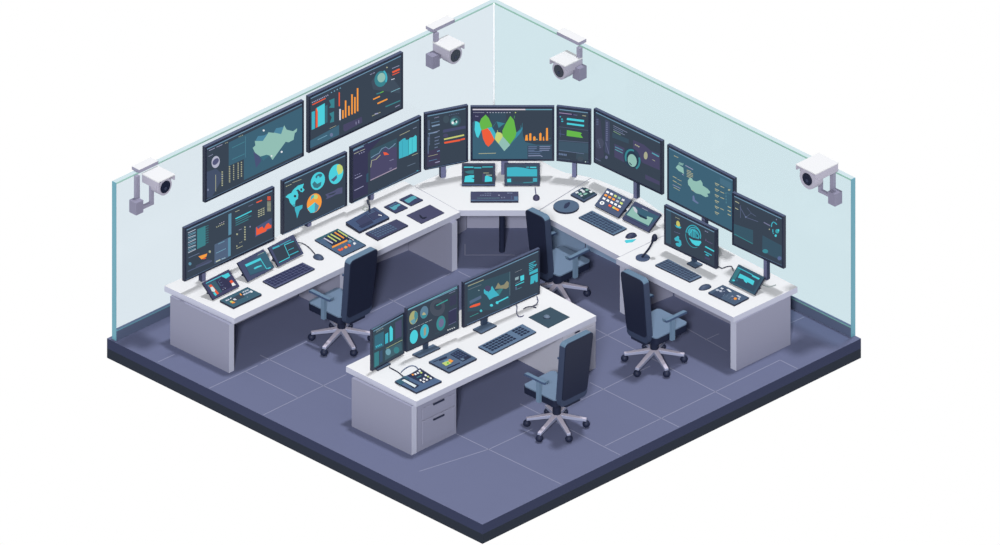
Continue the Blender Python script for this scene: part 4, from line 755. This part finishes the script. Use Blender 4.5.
# ------------------------------------------------------------------ office chairs
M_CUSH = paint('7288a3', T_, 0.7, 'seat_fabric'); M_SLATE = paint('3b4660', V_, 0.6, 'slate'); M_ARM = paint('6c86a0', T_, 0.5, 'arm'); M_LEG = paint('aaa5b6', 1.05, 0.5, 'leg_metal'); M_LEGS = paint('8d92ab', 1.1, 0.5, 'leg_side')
M_CAST = paint('222840', V_, 0.5, 'caster'); M_CTOP = paint('67829b', T_, 0.6, 'back_top_lit')  # M_CTOP: top of the slate back painted paler, light from above in the colour
def rrect(w, h, r, n=5):
    o = []
    for cx, cy, a0 in ((w - r, h - r, 0), (-w + r, h - r, 90), (-w + r, -h + r, 180), (w - r, -h + r, 270)):
        for i in range(n + 1):
            t = math.radians(a0 + 90 * i / n); o.append((cx + r * math.cos(t), cy + r * math.sin(t)))
    return o
def chair(label, ang, wd=0.0, dz=0.0):
    root = thing('office_chair', label, 'chair', (0, 0, 0), 'office chairs with navy backs')
    R = Matrix.Rotation(ang, 3, 'Z')
    def X(x, y, z): return R @ Vector((x, y, z))
    uz = dz
    # seat: local +y is the way the chair faces
    bm = bmesh.new(); out = rrect(0.26, 0.28, 0.05)
    prism(bm, [X(x, y + 0.05, 0) for x, y in out], 0.415 + dz, 0.503 + dz); seat = mesh('seat', bm, M_NAVY, root)
    bm = bmesh.new(); prism(bm, [X(x, y + 0.05, 0) for x, y in rrect(0.257, 0.277, 0.05)], 0.503 + dz, 0.52 + dz, 0, 0); mesh('seat_cushion', bm, M_CUSH, root)
    # backrest: frame, shell on the rear, cushion on the front; leans back a little
    def bp(u, v, off): return X(u, -0.245 - 0.095 * (v - 0.42) / 0.9 - off, v + dz)
    def back(name, w0, w1, z0, z1, o0, o1, mat, r=0.05, mat2=None):
        cz = (z0 + z1) / 2; bm = bmesh.new(); pts = rrect(1, (z1 - z0) / 2, r)
        def wv(x, z):
            k = (z - z0) / (z1 - z0); ww = w0 + (w1 - w0) * k
            return (x / 1.0) * ww if abs(x) > 0.9 else x * ww
        P = []
        for x, y in rrect(w1, (z1 - z0) / 2, r, 6):
            z_ = cz + y; k = (z_ - z0) / (z1 - z0); P.append((x * (w0 + (w1 - w0) * k) / w1, z_))
        a = [bm.verts.new(bp(x, z_, o0)) for x, z_ in P]; b = [bm.verts.new(bp(x, z_, o1)) for x, z_ in P]
        bm.faces.new(a); bm.faces.new(b[::-1])
        for i in range(len(P)):
            j = (i + 1) % len(P); f = bm.faces.new((a[i], b[i], b[j], a[j]))
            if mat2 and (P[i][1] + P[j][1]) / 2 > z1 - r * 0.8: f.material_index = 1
        return mesh(name, bm, [mat] + ([mat2] if mat2 else []), root)
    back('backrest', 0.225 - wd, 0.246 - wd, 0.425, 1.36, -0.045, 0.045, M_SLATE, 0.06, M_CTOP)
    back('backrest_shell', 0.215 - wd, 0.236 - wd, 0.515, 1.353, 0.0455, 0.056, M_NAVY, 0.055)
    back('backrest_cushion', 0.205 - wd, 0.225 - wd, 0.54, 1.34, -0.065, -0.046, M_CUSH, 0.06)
    # lumbar skirt between seat and backrest
    bm = bmesh.new(); prism(bm, [X(x, y, 0) for x, y in ((-0.12, -0.285), (0.12, -0.285), (0.14, -0.2), (-0.14, -0.2))], 0.39 + dz, 0.424 + dz); mesh('back_bracket', bm, M_NAVY, root)
    for s in (-1, 1):
        bm = bmesh.new(); box(bm, X(s * 0.288, 0.02, 0.56 + dz), R @ Vector((0.02, 0, 0)), R @ Vector((0, 0.028, 0)), (0, 0, 0.145))
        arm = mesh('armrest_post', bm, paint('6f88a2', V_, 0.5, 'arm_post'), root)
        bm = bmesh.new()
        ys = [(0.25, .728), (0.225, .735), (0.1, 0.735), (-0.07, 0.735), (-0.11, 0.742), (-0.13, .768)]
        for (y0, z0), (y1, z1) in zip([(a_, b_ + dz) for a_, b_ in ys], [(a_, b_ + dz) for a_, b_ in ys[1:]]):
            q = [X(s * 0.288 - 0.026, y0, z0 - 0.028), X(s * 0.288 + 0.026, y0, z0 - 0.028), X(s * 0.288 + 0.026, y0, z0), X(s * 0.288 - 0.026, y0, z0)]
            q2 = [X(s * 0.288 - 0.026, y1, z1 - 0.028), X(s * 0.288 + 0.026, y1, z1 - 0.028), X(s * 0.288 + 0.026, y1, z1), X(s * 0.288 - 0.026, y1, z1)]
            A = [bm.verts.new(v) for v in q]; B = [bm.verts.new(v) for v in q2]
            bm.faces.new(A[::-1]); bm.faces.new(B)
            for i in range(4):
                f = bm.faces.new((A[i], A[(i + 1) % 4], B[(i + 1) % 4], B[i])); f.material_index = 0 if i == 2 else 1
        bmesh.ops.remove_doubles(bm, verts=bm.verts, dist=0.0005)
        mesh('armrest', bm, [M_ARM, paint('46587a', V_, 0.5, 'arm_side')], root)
    # column
    bm = bmesh.new(); cyl(bm, (0, 0, 0.13), (0, 0, 0.416 + dz), 0.052, n=24); ball(bm, (0, 0, 0.132), 0.052, 0.052, 0.035); mesh('gas_column', bm, M_NAVY, root, smooth=False)
    # star base
    legs = [(-.37, -.05), (.365, -.07), (-.215, -.43), (.15, -.44), (-.125, .27), (.11, .26)]
    for i, (x, y) in enumerate(legs):
        v = Vector((x, y, 0)); d_ = v.normalized(); s_ = Vector((-d_.y, d_.x, 0)); end = v
        bm = bmesh.new(); i0 = d_ * 0.02
        q = [i0 + s_ * 0.034 + Vector((0, 0, 0.16)), i0 - s_ * 0.034 + Vector((0, 0, 0.16)), end - s_ * 0.024 + Vector((0, 0, 0.125)), end + s_ * 0.024 + Vector((0, 0, 0.125))]
        lo = [a_ - Vector((0, 0, h_)) for a_, h_ in zip(q, (0.05, 0.05, 0.035, 0.035))]
        Q = [bm.verts.new(a_) for a_ in q]; Lo = [bm.verts.new(a_) for a_ in lo]
        bm.faces.new(Q); bm.faces.new(Lo[::-1])
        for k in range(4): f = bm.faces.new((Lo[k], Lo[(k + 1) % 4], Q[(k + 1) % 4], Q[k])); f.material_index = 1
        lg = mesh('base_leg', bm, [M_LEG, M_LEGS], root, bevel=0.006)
        bm = bmesh.new(); cpos = end - d_ * 0.005
        cr = 0.047 if i < 4 else 0.034; ball(bm, (cpos.x, cpos.y, cr), cr, cr, cr); cyl(bm, (cpos.x, cpos.y, 0.04), (cpos.x, cpos.y, 0.095), 0.014, n=10)
        mesh('caster', bm, M_CAST, lg, smooth=True)
    return root
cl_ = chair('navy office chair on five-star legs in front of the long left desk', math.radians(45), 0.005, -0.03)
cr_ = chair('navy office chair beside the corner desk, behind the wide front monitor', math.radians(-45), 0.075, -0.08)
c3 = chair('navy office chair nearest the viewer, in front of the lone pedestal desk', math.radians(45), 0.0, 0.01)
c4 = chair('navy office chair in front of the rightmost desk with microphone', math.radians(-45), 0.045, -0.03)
cl_['label'] = 'navy office chair at the long left desk near the slider panel'
for c_, (x, y) in ((cl_, (341.5, 338.5)), (cr_, (557.5, 293.5)), (c3, (556.7, 424.5)), (c4, (654.5, 359.5))): c_.location = W(x, y)

# ------------------------------------------------------------------ security cameras on the glass walls
M_CW = paint('f0f1f4', T_, 0.45); M_CS = paint('b6b3c4', V_, 0.5); M_BR = paint('9a98ae', V_, 0.5, 'bracket'); M_BT = paint('f0f1f4', T_, 0.45)
def cctv(label, side, rear_px, ztop, w_=0.28, ln=0.30, cap=None, post=None, bx=None, arm_px=None, off=0.02, arm_z=None, br=0.114):
    P0, dd, n = (A_, dL, nL) if side == 'left' else (C_, dR, nR)
    def at(px, off_, z): v = VP(px, 0, P0, dd); v.z = 0; return v + n * off_ + Vector((0, 0, z))
    root = thing('security_camera', label, 'security camera', at(bx[0], 0.0, bx[1]))
    uz = Vector((0, 0, 1))
    # housing: white top, grey sides, slightly overhanging hood
    c = at(rear_px, off + ln / 2, ztop); bm = bmesh.new()
    box(bm, c - uz * 0.007, dd * w_ / 2, n * ln / 2, uz * 0.007, 0)
    mesh('hood', bm, [M_CW], root)
    bm = bmesh.new(); hf = ln / 2 - 0.03
    box(bm, c - n * 0.03 - uz * 0.07, dd * (w_ / 2 - 0.006), n * hf, uz * 0.055, 0); mesh('housing', bm, M_CS, root, bevel=0.004)
    lipb = bmesh.new()
    for s in (-1, 1): box(lipb, c + n * (ln / 2 - 0.035) + dd * s * (w_ / 2 - 0.008) - uz * 0.045, dd * 0.008, n * 0.033, uz * 0.031)
    mesh('hood_lip', lipb, M_CS, root)
    lc = c + n * (ln / 2 - 0.035) - uz * (0.02 + br)
    bm = bmesh.new(); cyl(bm, lc - n * 0.13, lc + n * 0.005, br, n=32); mesh('lens_barrel', bm, M_CS, root)
    bm = bmesh.new(); cyl(bm, lc + n * 0.0052, lc + n * 0.012, 0.082, n=32); ln_ = mesh('lens', bm, paint('1c2136', V_, 0.2, 'lens', 0, 0.5), root)
    bm = bmesh.new(); g = lc + n * 0.0122 - dd * 0.0 - uz * 0.02; cyl(bm, g, g + n * 0.002, 0.022, n=14); mesh('lens_core', bm, paint('3a4058', V_), ln_)
    # clamp over the wall top
    if cap:
        a, b = at(cap[0], 0, 0), at(cap[1], 0, 0); bm = bmesh.new()
        z0, z1 = H + 0.0145, H + 0.06
        q = [a - n * 0.10, b - n * 0.10, b + n * 0.03, a + n * 0.03]
        prism(bm, q, z0, z1, 0, 1); mesh('clamp', bm, [M_BT, M_BR], root)
    px, z0, z1 = post; bm = bmesh.new(); box(bm, at(px, 0.034, (z0 + z1) / 2), dd * 0.03, n * 0.022, uz * ((z1 - z0) / 2)); mesh('post', bm, M_BR, root)
    bxp, bz = bx; bm = bmesh.new(); box(bm, at(bxp, 0.075, bz), dd * 0.06, n * 0.062, uz * 0.085); o = mesh('junction_box', bm, [paint('8f8da4', V_), paint('d8d8e0', T_)], root)
    # arm from box to housing
    za = arm_z if arm_z else bz + 0.03
    zb_ = ztop - 0.125; bm = bmesh.new()
    a = at(bxp, 0.11, za); b = at(arm_px, 0.11, za); box(bm, (a + b) / 2, (b - a) / 2, n * 0.02, uz * 0.02)
    box(bm, at(arm_px, 0.11, (za + zb_) / 2), dd * 0.022, n * 0.022, uz * (abs(zb_ - za) / 2 + 0.02)); mesh('arm', bm, M_BR, root)
cctv('white security camera at the far left end of the left glass wall', 'left', 148.6, 2.19, cap=(137.5, 156.5), post=(135.0, 1.87, 2.2), bx=(132.0, 1.81), arm_px=145.2, arm_z=1.78)
cctv('white security camera clamped on the left glass near the back corner', 'left', 438.8, 2.085, w_=0.26, cap=(431.5, 453), post=(434.0, 1.88, 2.2), bx=(428.5, 1.87), arm_px=436)
cctv('white security camera clamped on the right glass near the back corner', 'right', 575.8, 2.065, w_=0.27, cap=(558.5, 580.5), post=(581.5, 1.88, 2.2), bx=(584, 1.89), arm_px=577)
cctv('white security camera at the far right end of the right glass wall', 'right', 829.8, 2.375, w_=0.345, ln=0.395, cap=None, post=(834.8, 1.92, 2.3), bx=(839.5, 1.91), arm_px=827, arm_z=1.93, br=0.135)
